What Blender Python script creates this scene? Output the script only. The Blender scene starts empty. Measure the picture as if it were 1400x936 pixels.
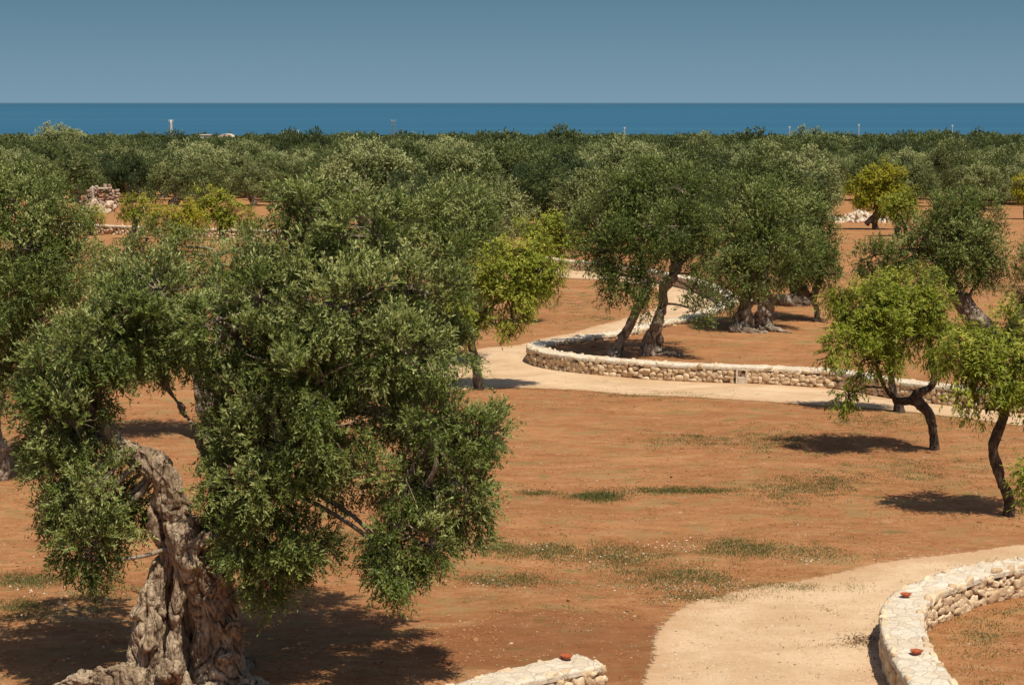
import bpy, math, random
import numpy as np
from mathutils import noise, Vector

random.seed(7)
RNG = np.random.default_rng(11)
scene = bpy.context.scene
COL = scene.collection
F = 2500.0                     # focal length in photo pixels (photo 1400 wide)
CAMZ = 8.0
TH = math.atan(328.0 / F)
CT, ST = math.cos(TH), math.sin(TH)

# ------------------------------------------------------------------ terrain
def height(x, y):
    x = np.asarray(x, float); y = np.asarray(y, float)
    w = 7.0
    t = np.clip((y - 64.0) / w, -30, 30)
    base = -0.018 * w * np.where(t > 20, t, np.log1p(np.exp(t)))
    base = np.where((y - 64) / w > 29, -0.018 * (y - 64.0), base)
    fade = np.clip((110 - y) / 30, 0, 1) * np.clip((60 - np.abs(x)) / 20, 0, 1)
    und = 0.028 * (np.sin(x * .83 + 1.3 * np.sin(y * .31)) * np.sin(y * .71 + .6) + .6 * np.sin(x * 1.7 + y * .9))
    return base + und * fade

_base_height = height
TERR = None
TGRID = None
def height(x, y):
    """natural slope plus the soil terrace held up by the long curved wall"""
    b = _base_height(x, y)
    if TERR is None: return b
    x = np.asarray(x, float); y = np.asarray(y, float)
    shp = np.broadcast(x, y).shape
    xf, yf = np.broadcast_to(x, shp).ravel(), np.broadcast_to(y, shp).ravel()
    add = np.zeros(xf.shape)
    sel = np.where((yf > 40) & (yf < 125) & (xf > -12) & (xf < 60))[0]
    if TGRID is not None:
        if len(sel):
            u = (xf[sel] + 12) / .08; v = (yf[sel] - 40) / .08
            i, j = u.astype(int), v.astype(int); fu, fv = u - i, v - j
            T = TGRID
            add[sel] = (T[j, i] * (1 - fu) + T[j, i + 1] * fu) * (1 - fv) + (T[j + 1, i] * (1 - fu) + T[j + 1, i + 1] * fu) * fv
        return b + add.reshape(shp)
    if len(sel):
        poly, nw = TERR
        px_, py_ = xf[sel], yf[sel]
        dmin = np.full(len(sel), 1e9)
        for i in range(nw - 1):
            ax, ay = poly[i]; bx, by = poly[i + 1]
            L2 = (bx - ax) ** 2 + (by - ay) ** 2 + 1e-12
            t = np.clip(((px_ - ax) * (bx - ax) + (py_ - ay) * (by - ay)) / L2, 0, 1)
            dmin = np.minimum(dmin, np.hypot(px_ - ax - t * (bx - ax), py_ - ay - t * (by - ay)))
        ins = np.zeros(len(sel), bool)
        for i in range(len(poly)):
            ax, ay = poly[i]; bx, by = poly[(i + 1) % len(poly)]
            c_ = ((ay > py_) != (by > py_)) & (px_ < (bx - ax) * (py_ - ay) / (by - ay + 1e-12) + ax)
            ins ^= c_
        d = np.where(ins, dmin, -dmin)
        f = np.clip((d + .02) / .26, 0, 1)
        g = np.clip((d - .3) / 14.0, 0, 1); g = 1 - g * g * (3 - 2 * g)
        add[sel] = .36 * f * g
    return b + add.reshape(shp)

def ray(px, py):
    u = (468.0 - py) / F
    return (px - 700.0) / F, CT + u * ST, -ST + u * CT

def G(px, py, h=0.0):
    """point of the terrain (raised by h) that lies at photo position px, py"""
    dx, dy, dz = ray(px, py)
    s = 10.0
    for _ in range(60):
        z = float(height(dx * s, dy * s)) + h
        s2 = (z - CAMZ) / dz
        if abs(s2 - s) < 1e-4: break
        s = .5 * s + .5 * s2
    return np.array([dx * s, dy * s, float(height(dx * s, dy * s))])

def P(px, py, Y):
    dx, dy, dz = ray(px, py)
    s = Y / dy
    return np.array([dx * s, Y, CAMZ + dz * s])

def to_px(x, y, z):
    f = y * CT - (z - CAMZ) * ST
    u = y * ST + (z - CAMZ) * CT
    return 700 + F * x / f, 468 - F * u / f

WALLC = [(1560, 551), (1400, 537), (1320, 529), (1240, 520), (1150, 506), (1080, 502), (1008, 499), (950, 497), (892, 494), (815, 488), (765, 482), (738, 476), (733, 471), (745, 466), (796, 459), (842, 454), (908, 439), (946, 431), (985, 417), (1003, 408), (985, 395), (955, 383), (900, 371), (846, 362), (773, 355), (740, 351)]
_wc = np.array([G(*p, .5)[:2] for p in WALLC])

# ------------------------------------------------------------------ object helpers
def link(o, parent=None):
    COL.objects.link(o)
    if parent is not None: o.parent = parent
    return o

def tag(o, label=None, cat=None, group=None, kind=None):
    if label: o['label'] = label
    if cat: o['category'] = cat
    if group: o['group'] = group
    if kind: o['kind'] = kind
    return o

def empty(name, loc, label, cat, group=None):
    o = bpy.data.objects.new(name, None)
    o.empty_display_size = .3
    o.location = [float(v) for v in loc]
    link(o)
    return tag(o, label, cat, group)

def np_mesh(name, V, Fc, mat, tint=None, smooth=False):
    """V (n,3); Fc (m,k) uniform faces"""
    V = np.ascontiguousarray(V, dtype=np.float32); Fc = np.ascontiguousarray(Fc, dtype=np.int32)
    me = bpy.data.meshes.new(name)
    m, k = Fc.shape
    me.vertices.add(len(V)); me.vertices.foreach_set('co', V.ravel())
    me.loops.add(m * k); me.loops.foreach_set('vertex_index', Fc.ravel())
    me.polygons.add(m)
    me.polygons.foreach_set('loop_start', np.arange(0, m * k, k, dtype=np.int32))
    me.polygons.foreach_set('loop_total', np.full(m, k, dtype=np.int32))
    me.polygons.foreach_set('use_smooth', np.full(m, smooth, dtype=bool))
    me.update(calc_edges=True)
    if tint is not None:
        a = me.attributes.new('tint', 'FLOAT', 'FACE')
        a.data.foreach_set('value', np.ascontiguousarray(tint, dtype=np.float32))
    me.materials.append(mat)
    return me

def ob(name, me, parent=None, loc=None):
    o = bpy.data.objects.new(name, me)
    if loc is not None: o.location = [float(v) for v in loc]
    return link(o, parent)

def nrm(a, axis=-1):
    return a / np.maximum(np.linalg.norm(a, axis=axis, keepdims=True), 1e-9)

def spline(pts, n):
    """catmull-rom through rows of pts (any columns)"""
    p = np.asarray(pts, float)
    p = np.vstack([2 * p[0] - p[1], p, 2 * p[-1] - p[-2]])
    k = len(p) - 3
    out = []
    for t in np.linspace(0, k, n):
        i = min(int(t), k - 1); f = t - i
        a, b, c, d = p[i], p[i + 1], p[i + 2], p[i + 3]
        out.append(.5 * ((2 * b) + (-a + c) * f + (2 * a - 5 * b + 4 * c - d) * f * f + (-a + 3 * b - 3 * c + d) * f ** 3))
    return np.array(out)

def resample(pts, step):
    d = spline(pts, 60 * len(pts))
    s = np.concatenate([[0], np.cumsum(np.linalg.norm(np.diff(d[:, :2], axis=0), axis=1))])
    n = max(2, int(round(s[-1] / step)) + 1)
    t = np.linspace(0, s[-1], n)
    return np.stack([np.interp(t, s, d[:, i]) for i in range(d.shape[1])], 1), s[-1]

_wc0 = _wc.copy()
_wc, _ = resample(_wc, .6)
TERR = (np.vstack([_wc, [[-8, 118], [58, 118], [58, _wc[0][1]]]]), len(_wc))
_gx, _gy = np.meshgrid(-12 + .08 * np.arange(902), 40 + .08 * np.arange(1065))
TGRID = height(_gx, _gy) - _base_height(_gx, _gy)
TGRID[0] = TGRID[1]; TGRID[:, 0] = TGRID[:, 1]

# ------------------------------------------------------------------ materials
def new_mat(name):
    m = bpy.data.materials.new(name); m.use_nodes = True
    nt = m.node_tree; nt.nodes.clear()
    out = nt.nodes.new('ShaderNodeOutputMaterial')
    return m, nt, out

class N:
    def __init__(s, nt): s.nt = nt
    def __call__(s, t, **kw):
        n = s.nt.nodes.new(t)
        for k, v in kw.items():
            if k.startswith('i_'):
                key = k[2:]
                key = int(key) if key.isdigit() else key.replace('_', ' ')
                if hasattr(v, 'is_output'): s.nt.links.new(v, n.inputs[key])
                else: n.inputs[key].default_value = v
            else: setattr(n, k, v)
        return n
    def math(s, op, a, b=None, c=None, clamp=False):
        n = s.nt.nodes.new('ShaderNodeMath'); n.operation = op; n.use_clamp = clamp
        for i, v in enumerate((a, b, c)):
            if v is None: continue
            if hasattr(v, 'is_output'): s.nt.links.new(v, n.inputs[i])
            else: n.inputs[i].default_value = v
        return n.outputs[0]
    def mix(s, f, a, b, blend='MIX'):
        n = s.nt.nodes.new('ShaderNodeMix'); n.data_type = 'RGBA'; n.blend_type = blend
        for key, v in ((0, f), (6, a), (7, b)):
            if hasattr(v, 'is_output'): s.nt.links.new(v, n.inputs[key])
            else: n.inputs[key].default_value = v if key == 0 else (*v, 1)
        return n.outputs[2]
    def ramp(s, f, lo, hi, smooth=True):
        n = s.nt.nodes.new('ShaderNodeMapRange'); n.interpolation_type = 'SMOOTHSTEP' if smooth else 'LINEAR'
        s.nt.links.new(f, n.inputs[0]); n.inputs[1].default_value = lo; n.inputs[2].default_value = hi
        return n.outputs[0]
    def noise(s, vec, scale, detail=4, rough=.55, dist=0):
        n = s.nt.nodes.new('ShaderNodeTexNoise')
        n.inputs['Scale'].default_value = scale; n.inputs['Detail'].default_value = detail
        n.inputs['Roughness'].default_value = rough; n.inputs['Distortion'].default_value = dist
        s.nt.links.new(vec, n.inputs['Vector'])
        return n.outputs[0]
    def mapping(s, vec, scale=(1, 1, 1), rot=(0, 0, 0), loc=(0, 0, 0)):
        n = s.nt.nodes.new('ShaderNodeMapping')
        n.inputs['Scale'].default_value = scale; n.inputs['Rotation'].default_value = rot; n.inputs['Location'].default_value = loc
        s.nt.links.new(vec, n.inputs['Vector'])
        return n.outputs[0]
    def link(s, a, b): s.nt.links.new(a, b)

def bump(n, h, strength, dist, normal=None):
    b = n('ShaderNodeBump'); b.inputs['Strength'].default_value = strength; b.inputs['Distance'].default_value = dist
    n.link(h, b.inputs['Height'])
    if normal is not None: n.link(normal, b.inputs['Normal'])
    return b.outputs[0]

def leaf_material(name, dark, mid, light, back, trans=.28, backmix=.8, hue_var=.18, rough=.5):
    m, nt, out = new_mat(name); n = N(nt)
    at = n('ShaderNodeAttribute', attribute_name='tint')
    oi = n('ShaderNodeObjectInfo')
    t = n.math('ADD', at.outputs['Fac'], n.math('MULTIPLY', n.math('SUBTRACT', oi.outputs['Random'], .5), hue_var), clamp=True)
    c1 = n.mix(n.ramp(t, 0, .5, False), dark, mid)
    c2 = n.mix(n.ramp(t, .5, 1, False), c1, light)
    geo = n('ShaderNodeNewGeometry')
    col = n.mix(n.math('MULTIPLY', geo.outputs['Backfacing'], backmix), c2, back)
    p = n('ShaderNodeBsdfPrincipled'); n.link(col, p.inputs['Base Color'])
    p.inputs['Roughness'].default_value = rough; p.inputs['Specular IOR Level'].default_value = .22
    tr = n('ShaderNodeBsdfTranslucent')
    tc = n.mix(.75, c2, (.16, .22, .02), 'MIX')
    n.link(tc, tr.inputs['Color'])
    mx = n('ShaderNodeMixShader'); mx.inputs[0].default_value = trans
    n.link(p.outputs[0], mx.inputs[1]); n.link(tr.outputs[0], mx.inputs[2])
    n.link(mx.outputs[0], out.inputs[0])
    return m

M = {}
M['olive'] = leaf_material('olive_leaves', (.028, .048, .007), (.132, .170, .030), (.45, .46, .18), (.26, .31, .16), trans=.15, backmix=.55)
M['olive_far'] = leaf_material('olive_grove_leaves', (.028, .046, .012), (.128, .155, .040), (.37, .38, .16), (.22, .26, .13), trans=.12, backmix=.55, hue_var=1.0)
M['almond'] = leaf_material('almond_leaves', (.11, .145, .010), (.27, .305, .028), (.56, .52, .09), (.36, .37, .06), trans=.28, backmix=.5, hue_var=.2)
M['almond_yellow'] = leaf_material('yellowing_almond_leaves', (.17, .18, .012), (.40, .37, .025), (.62, .52, .05), (.40, .36, .05), trans=.34, backmix=.5, hue_var=.2)
M['grass'] = leaf_material('grass_blades', (.075, .10, .02), (.14, .15, .045), (.36, .27, .13), (.14, .15, .05), trans=.2, backmix=.3, hue_var=0)
M['litter'] = leaf_material('dry_leaf_litter', (.12, .07, .04), (.22, .13, .07), (.34, .22, .12), (.1, .06, .03), trans=.0, backmix=.3, hue_var=0)

def bark_material(name, base, light, dark, scale=1.0, bs=1.0):
    m, nt, out = new_mat(name); n = N(nt)
    tc = n('ShaderNodeTexCoord').outputs['Object']
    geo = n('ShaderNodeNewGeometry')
    st = n.mapping(tc, (7 * scale, 7 * scale, 1.8 * scale))
    a = n.noise(st, 2.2, 8, .65, .8)
    b = n.noise(tc, 3 * scale, 5, .6)
    v = n('ShaderNodeTexVoronoi', feature='DISTANCE_TO_EDGE'); v.inputs['Scale'].default_value = 3.0
    n.link(n.mapping(tc, (4 * scale, 4 * scale, 1.2 * scale)), v.inputs['Vector'])
    crack = n.ramp(v.outputs[0], 0, .12)
    col = n.mix(n.ramp(a, .3, .7), dark, base)
    col = n.mix(n.ramp(b, .42, .7), col, light)
    col = n.mix(n.math('MULTIPLY', n.ramp(n.noise(tc, 1.1 * scale, 3), .5, .75), .45), col, (.10, .085, .07))
    col = n.mix(n.ramp(geo.outputs['Pointiness'], .40, .53), tuple(c * .4 for c in dark), col)  # crevice shade painted into the bark colour by pointiness
    p = n('ShaderNodeBsdfPrincipled'); n.link(col, p.inputs['Base Color']); p.inputs['Roughness'].default_value = .9
    p.inputs['Specular IOR Level'].default_value = .15
    h = n.math('ADD', n.math('MULTIPLY', a, 1.0), n.math('MULTIPLY', crack, .25))
    h = n.math('ADD', h, n.math('MULTIPLY', n.noise(tc, 40 * scale, 4), .3))
    n.link(bump(n, h, .9 * bs, .05 / scale), p.inputs['Normal'])
    n.link(p.outputs[0], out.inputs[0])
    return m
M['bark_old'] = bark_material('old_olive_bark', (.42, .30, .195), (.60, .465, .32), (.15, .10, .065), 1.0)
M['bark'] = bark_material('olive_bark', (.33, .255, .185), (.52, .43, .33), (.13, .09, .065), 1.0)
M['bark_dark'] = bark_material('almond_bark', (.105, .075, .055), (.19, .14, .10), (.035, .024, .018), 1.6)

DAMP = G(770, 880)
def soil_material():
    m, nt, out = new_mat('red_soil'); n = N(nt)
    tc = n('ShaderNodeTexCoord').outputs['Object']
    streak = n.noise(n.mapping(tc, (.35, .8, 1), (0, 0, .2)), .9, 7, .68, 1.2)
    big = n.noise(tc, .13, 4, .5)
    midn = n.noise(n.mapping(tc, (.5, 1.3, 1)), 1.3, 7, .65, .4)
    fine = n.noise(tc, 14, 6, .75)
    grit = n.noise(tc, 55, 3, .8)
    c = n.mix(n.ramp(streak, .35, .68), (.335, .142, .054), (.45, .212, .088))
    c = n.mix(n.ramp(big, .42, .62), c, n.mix(.5, c, (.33, .135, .055)))
    c = n.mix(n.math('MULTIPLY', n.ramp(midn, .50, .72), .5), c, (.52, .30, .155))
    c = n.mix(n.math('MULTIPLY', n.ramp(midn, .47, .30), .55), c, (.235, .085, .034))
    c = n.mix(n.math('MULTIPLY', n.ramp(fine, .50, .76), .45), c, (.60, .40, .25))
    c = n.mix(n.math('MULTIPLY', n.ramp(fine, .48, .26), .5), c, (.16, .062, .026))
    mott = n.noise(n.mapping(tc, (.7, 1.4, 1)), 3.2, 9, .82, .3)
    c = n.mix(n.math('MULTIPLY', n.ramp(mott, .50, .66), .5), c, (.55, .315, .165))
    c = n.mix(n.math('MULTIPLY', n.ramp(mott, .49, .34), .55), c, (.19, .082, .038))
    # dry weed cover and green cover
    wd = n.noise(n.mapping(tc, (.5, .8, 1), (0, 0, -.4), (3, 5, 0)), 1.6, 8, .72, .3)
    c = n.mix(n.math('MULTIPLY', n.ramp(wd, .49, .64), .6), c, (.30, .215, .09))
    gr = n.noise(n.mapping(tc, (.42, .75, 1), (0, 0, .5), (13, 2, 0)), 1.9, 8, .72, .2)
    c = n.mix(n.math('MULTIPLY', n.ramp(gr, .565, .68), .75), c, (.15, .155, .05))
    # damp darker earth near the lower bend of the path
    dm = n('ShaderNodeVectorMath', operation='LENGTH')
    n.link(n.mapping(tc, (.36, .42, 0), (0, 0, 0), (-.36 * DAMP[0], -.42 * DAMP[1], 0)), dm.inputs[0])
    dd = n.math('ADD', dm.outputs['Value'], n.math('MULTIPLY', n.math('SUBTRACT', midn, .5), 1.4))
    c = n.mix(n.math('MULTIPLY', n.ramp(dd, 1.15, .45), .55), c, (.20, .075, .032))
    # small pale stones
    v = n('ShaderNodeTexVoronoi', feature='F1'); v.inputs['Scale'].default_value = 9; v.inputs['Randomness'].default_value = 1
    n.link(tc, v.inputs['Vector'])
    sep = n('ShaderNodeSeparateColor'); n.link(v.outputs['Color'], sep.inputs[0])
    peb = n.math('MULTIPLY', n.ramp(v.outputs['Distance'], .20, .10), n.math('GREATER_THAN', sep.outputs[0], .82))
    peb = n.math('MULTIPLY', peb, n.ramp(midn, .4, .6))
    c = n.mix(n.math('MULTIPLY', peb, .3), c, (.66, .52, .38))
    p = n('ShaderNodeBsdfPrincipled'); n.link(c, p.inputs['Base Color']); p.inputs['Roughness'].default_value = .95
    p.inputs['Specular IOR Level'].default_value = .1
    h = n.math('ADD', n.math('MULTIPLY', fine, .6), n.math('MULTIPLY', grit, .25))
    h = n.math('ADD', h, n.math('MULTIPLY', streak, .15)); h = n.math('ADD', h, n.math('MULTIPLY', midn, .7))
    n.link(bump(n, h, .8, .08), p.inputs['Normal'])
    n.link(p.outputs[0], out.inputs[0])
    return m
M['soil'] = soil_material()

def path_material():
    m, nt, out = new_mat('crushed_limestone_path'); n = N(nt)
    tc = n('ShaderNodeTexCoord').outputs['Object']
    a = n.noise(n.mapping(tc, (.5, .9, 1)), .9, 6, .6, .5)
    f = n.noise(tc, 30, 5, .8)
    g = n.noise(tc, 8, 5, .7)
    c = n.mix(n.ramp(a, .35, .65), (.52, .35, .205), (.64, .46, .295))
    c = n.mix(n.math('MULTIPLY', n.ramp(g, .48, .72), .5), c, (.43, .25, .13))
    at0 = n('ShaderNodeAttribute', attribute_name='edge').outputs['Fac']
    wear = n.math('MULTIPLY', n.ramp(n.math('ADD', at0, n.math('MULTIPLY', n.noise(tc, 1.7, 6, .7), 1.4)), 1.5, .75), .5)
    c = n.mix(wear, c, (.45, .25, .125))
    rut = n.math('MULTIPLY', n.ramp(n.math('ABSOLUTE', n.math('SUBTRACT', at0, 1.15)), .35, .05), n.ramp(n.noise(tc, .8, 4), .4, .65))
    c = n.mix(n.math('MULTIPLY', rut, .3), c, (.74, .57, .39))
    c = n.mix(n.math('MULTIPLY', n.ramp(f, .48, .32), .5), c, (.42, .27, .16))
    c = n.mix(n.math('MULTIPLY', n.ramp(f, .54, .7), .5), c, (.82, .68, .52))
    p = n('ShaderNodeBsdfPrincipled'); n.link(c, p.inputs['Base Color']); p.inputs['Roughness'].default_value = .95
    p.inputs['Specular IOR Level'].default_value = .1
    n.link(bump(n, n.math('ADD', f, n.math('MULTIPLY', g, .8)), .6, .025), p.inputs['Normal'])
    at = n('ShaderNodeAttribute', attribute_name='edge').outputs['Fac']
    e1 = n.math('ADD', at, n.math('MULTIPLY', n.math('SUBTRACT', n.noise(tc, 5, 7, .75), .5), .55))
    e1 = n.math('ADD', e1, n.math('MULTIPLY', n.math('SUBTRACT', n.noise(tc, 45, 3, .7), .5), .35))
    tr = n('ShaderNodeBsdfTransparent'); mx = n('ShaderNodeMixShader')
    n.link(n.ramp(e1, .10, .17), mx.inputs[0]); n.link(tr.outputs[0], mx.inputs[1]); n.link(p.outputs[0], mx.inputs[2])
    n.link(mx.outputs[0], out.inputs[0])
    return m
M['path'] = path_material()

def stone_material(name, a, b, stain, amt=.5):
    m, nt, out = new_mat(name); n = N(nt)
    tc = n('ShaderNodeTexCoord').outputs['Object']
    at = n('ShaderNodeAttribute', attribute_name='tint').outputs['Fac']
    f = n.noise(tc, 22, 6, .7); g = n.noise(tc, 6, 5, .65)
    c = n.mix(at, a, b)
    c = n.mix(n.math('MULTIPLY', n.ramp(g, .5, .72), amt), c, stain)
    c = n.mix(n.math('MULTIPLY', n.ramp(f, .5, .3), .4), c, tuple(x * .55 for x in stain))
    p = n('ShaderNodeBsdfPrincipled'); n.link(c, p.inputs['Base Color']); p.inputs['Roughness'].default_value = .9
    p.inputs['Specular IOR Level'].default_value = .2
    n.link(bump(n, n.math('ADD', f, g), .8, .025), p.inputs['Normal'])
    n.link(p.outputs[0], out.inputs[0])
    return m
M['stone'] = stone_material('limestone_face', (.54, .37, .22), (.80, .63, .43), (.42, .28, .16))
def cap_material():
    m, nt, out = new_mat('limestone_coping'); n = N(nt)
    tc = n('ShaderNodeTexCoord').outputs['Object']
    d = n('ShaderNodeTexNoise'); d.inputs['Scale'].default_value = 3; n.link(tc, d.inputs['Vector'])
    wv = n('ShaderNodeVectorMath', operation='MULTIPLY_ADD'); n.link(d.outputs['Color'], wv.inputs[0]); wv.inputs[1].default_value = (.22, .22, .22); n.link(tc, wv.inputs[2])
    v = n('ShaderNodeTexVoronoi', feature='DISTANCE_TO_EDGE'); v.inputs['Scale'].default_value = 4.6; n.link(wv.outputs[0], v.inputs['Vector'])
    v2 = n('ShaderNodeTexVoronoi', feature='F1'); v2.inputs['Scale'].default_value = 4.6; n.link(wv.outputs[0], v2.inputs['Vector'])
    sp = n('ShaderNodeSeparateColor'); n.link(v2.outputs['Color'], sp.inputs[0])
    g = n.noise(tc, 7, 6, .7); f = n.noise(tc, 34, 5, .75); b = n.noise(tc, 1.2, 3)
    crack = n.ramp(n.math('ADD', v.outputs[0], n.math('MULTIPLY', n.math('SUBTRACT', g, .5), .10)), .0, .045)
    c = n.mix(sp.outputs[0], (.70, .58, .43), (.82, .74, .61))
    c = n.mix(n.math('MULTIPLY', n.ramp(g, .5, .7), .45), c, (.56, .43, .29))
    c = n.mix(n.math('MULTIPLY', n.ramp(b, .45, .7), .4), c, (.58, .42, .28))
    c = n.mix(n.math('MULTIPLY', n.ramp(n.noise(tc, 2.3, 8, .8), .52, .68), .4), c, (.38, .33, .26))
    c = n.mix(n.math('MULTIPLY', n.ramp(f, .5, .32), .45), c, (.40, .31, .22))
    c = n.mix(n.math('MULTIPLY', n.math('SUBTRACT', 1.0, crack), .38), c, (.42, .30, .19))
    p = n('ShaderNodeBsdfPrincipled'); n.link(c, p.inputs['Base Color']); p.inputs['Roughness'].default_value = .9; p.inputs['Specular IOR Level'].default_value = .2
    hh = n.math('ADD', n.math('MULTIPLY', crack, .3), n.math('ADD', n.math('MULTIPLY', f, .7), g))
    n.link(bump(n, hh, .9, .035), p.inputs['Normal']); n.link(p.outputs[0], out.inputs[0]); return m
M['cap'] = cap_material()
M['mortar'] = stone_material('earth_joint', (.16, .10, .06), (.16, .10, .06), (.10, .06, .035))
M['pebble'] = stone_material('field_stone', (.48, .34, .22), (.80, .72, .60), (.40, .22, .12), .3)
M['clay'] = stone_material('terracotta', (.42, .11, .045), (.46, .13, .06), (.26, .07, .03), .4)

def simple(name, col, rough=.6, metal=0):
    m, nt, out = new_mat(name); n = N(nt)
    tc = n('ShaderNodeTexCoord').outputs['Object']
    c = n.mix(n.math('MULTIPLY', n.noise(tc, 5, 4), .5), col, tuple(x * .75 for x in col))
    p = n('ShaderNodeBsdfPrincipled'); n.link(c, p.inputs['Base Color'])
    p.inputs['Roughness'].default_value = rough; p.inputs['Metallic'].default_value = metal
    n.link(p.outputs[0], out.inputs[0]); return m
M['concrete'] = simple('pale_concrete', (.55, .53, .50), .8)
M['greypole'] = simple('grey_wood_pole', (.22, .19, .17), .8)
M['plaster'] = simple('cream_plaster', (.70, .63, .52), .9)
M['darkrecess'] = simple('dark_recess', (.10, .05, .03), .9)
M['roof'] = simple('pale_roof', (.62, .52, .42), .9)
M['glass'] = simple('dark_window', (.04, .05, .06), .2)
M['metal'] = simple('painted_metal', (.5, .5, .5), .4, .5)

def sea_material():
    m, nt, out = new_mat('sea_water'); n = N(nt)
    tc = n('ShaderNodeTexCoord').outputs['Object']
    sep = n('ShaderNodeSeparateXYZ'); n.link(tc, sep.inputs[0])
    a = n.noise(n.mapping(tc, (.0005, .0035, 1)), 1.0, 6, .6)
    far = n.ramp(sep.outputs['Y'], 1500, 30000)
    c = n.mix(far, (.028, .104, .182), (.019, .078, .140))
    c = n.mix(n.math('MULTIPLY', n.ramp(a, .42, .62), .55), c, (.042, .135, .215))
    c = n.mix(n.ramp(sep.outputs['Y'], 14000, 110000, False), c, (.085, .16, .22))  # distance haze painted into the water colour, paler towards the horizon
    p = n('ShaderNodeBsdfPrincipled'); n.link(c, p.inputs['Base Color']); p.inputs['Roughness'].default_value = .7
    p.inputs['Specular IOR Level'].default_value = .06
    n.link(bump(n, n.noise(n.mapping(tc, (.05, .2, 1)), 1, 4), .3, 1), p.inputs['Normal'])
    n.link(p.outputs[0], out.inputs[0]); return m
M['sea'] = sea_material()

# ------------------------------------------------------------------ ground, sea
def grow(a, b, n, p=2.2):
    return a + (b - a) * np.linspace(0, 1, n + 1)[1:] ** p
xs_r = np.concatenate([np.arange(0, 24.01, .3), grow(24, 1600, 46)])
xs = np.concatenate([-xs_r[::-1][:-1], xs_r])
ys = np.concatenate([-grow(-18, 200, 16)[::-1], np.arange(18, 112, .33), grow(112, 1900, 60)])
X, Yg = np.meshgrid(xs, ys)
Z = height(X, Yg)
V = np.stack([X, Yg, Z], -1).reshape(-1, 3)
nx, ny = len(xs), len(ys)
idx = np.arange(nx * ny).reshape(ny, nx)
Fq = np.stack([idx[:-1, :-1], idx[:-1, 1:], idx[1:, 1:], idx[1:, :-1]], -1).reshape(-1, 4)
g = ob('ground', np_mesh('ground', V, Fq, M['soil'], smooth=True))
tag(g, 'bare red-brown soil with patches of dry weeds', 'ground', kind='structure')

SEA = -26.0
yy = np.array([1350, 3000, 8000, 20000, 60000, 160000.])
V = []
for y in yy:
    for x in (-1, 1): V.append((x * (2500 + y * .6), y, SEA))
Fq = [(2 * i, 2 * i + 1, 2 * i + 3, 2 * i + 2) for i in range(len(yy) - 1)]
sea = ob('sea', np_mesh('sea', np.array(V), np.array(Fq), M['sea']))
tag(sea, 'deep blue sea reaching the horizon', 'sea', kind='structure')

# ------------------------------------------------------------------ path ribbons
def ribbon(name, left, right, label, rag=.10, seg=.25, lift=.012):
    L = spline(np.array([G(*p)[:2] for p in left]), 400); R = spline(np.array([G(*p)[:2] for p in right]), 400)
    ln = max(np.linalg.norm(np.diff(L, axis=0), axis=1).sum(), np.linalg.norm(np.diff(R, axis=0), axis=1).sum())
    n = int(ln / .12)
    def rs(c):
        s = np.concatenate([[0], np.cumsum(np.linalg.norm(np.diff(c, axis=0), axis=1))]); t = np.linspace(0, s[-1], n)
        return np.stack([np.interp(t, s, c[:, i]) for i in range(2)], 1)
    L, R = rs(L), rs(R)
    wmax = np.linalg.norm(L - R, axis=1).max()
    k = max(8, int(wmax / seg))
    jit = np.array([[rag * .4 * noise.noise(Vector((i * .31, j * 9.0, 3))) + rag * .8 * noise.noise(Vector((i * .05, j * 7., 8))) for j in (0, 1)] for i in range(n)])
    d = nrm(R - L)
    L = L + d * (jit[:, :1] - .16); R = R + d * (jit[:, 1:] + .16)
    t = np.linspace(0, 1, k)
    XY = L[:, None] * (1 - t)[None, :, None] + R[:, None] * t[None, :, None]
    z = height(XY[..., 0], XY[..., 1]) + lift
    
    V = np.concatenate([XY, z[..., None]], -1).reshape(-1, 3)
    idx = np.arange(n * k).reshape(n, k)
    Fq = np.stack([idx[:-1, :-1], idx[:-1, 1:], idx[1:, 1:], idx[1:, :-1]], -1).reshape(-1, 4)
    me = np_mesh(name, V, Fq, M['path'], smooth=True)
    ed = np.minimum(t[None], 1 - t[None]) * np.linalg.norm(L - R, axis=1)[:, None]
    at = me.attributes.new('edge', 'FLOAT', 'POINT'); at.data.foreach_set('value', ed.astype(np.float32).ravel())
    o = ob(name, me)
    tag(o, label, 'path', kind='structure')
    nz = sum(p.normal.z for p in list(o.data.polygons)[:50])
    if nz < 0: o.data.flip_normals()
    return o

ribbon('path', [(700, 1100), (790, 1010), (872, 945), (893, 900), (897, 872), (914, 848), (945, 826), (990, 814), (1050, 801), (1133, 787), (1215, 768), (1314, 757), (1400, 745), (1500, 735)],
       [(1330, 1150), (1290, 1060), (1252, 980), (1232, 935), (1228, 905), (1232, 880), (1240, 860), (1255, 845), (1285, 835), (1310, 822), (1340, 810), (1360, 803), (1420, 795), (1500, 790)],
       'pale crushed limestone path in the right foreground beside the white wall')
ribbon('path', [(1560, 596), (1400, 582), (1330, 573), (1250, 564), (1138, 555), (1046, 549), (892, 541), (800, 534), (731, 531), (633, 533), (560, 538), (480, 540), (400, 538)],
       [(1560, 562), (1400, 553), (1320, 546), (1240, 540), (1142, 533), (1008, 524), (931, 521), (850, 516), (760, 503), (730, 492), (640, 486), (560, 490), (480, 498)],
       'pale limestone path running across the middle in front of the stone wall')
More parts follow.
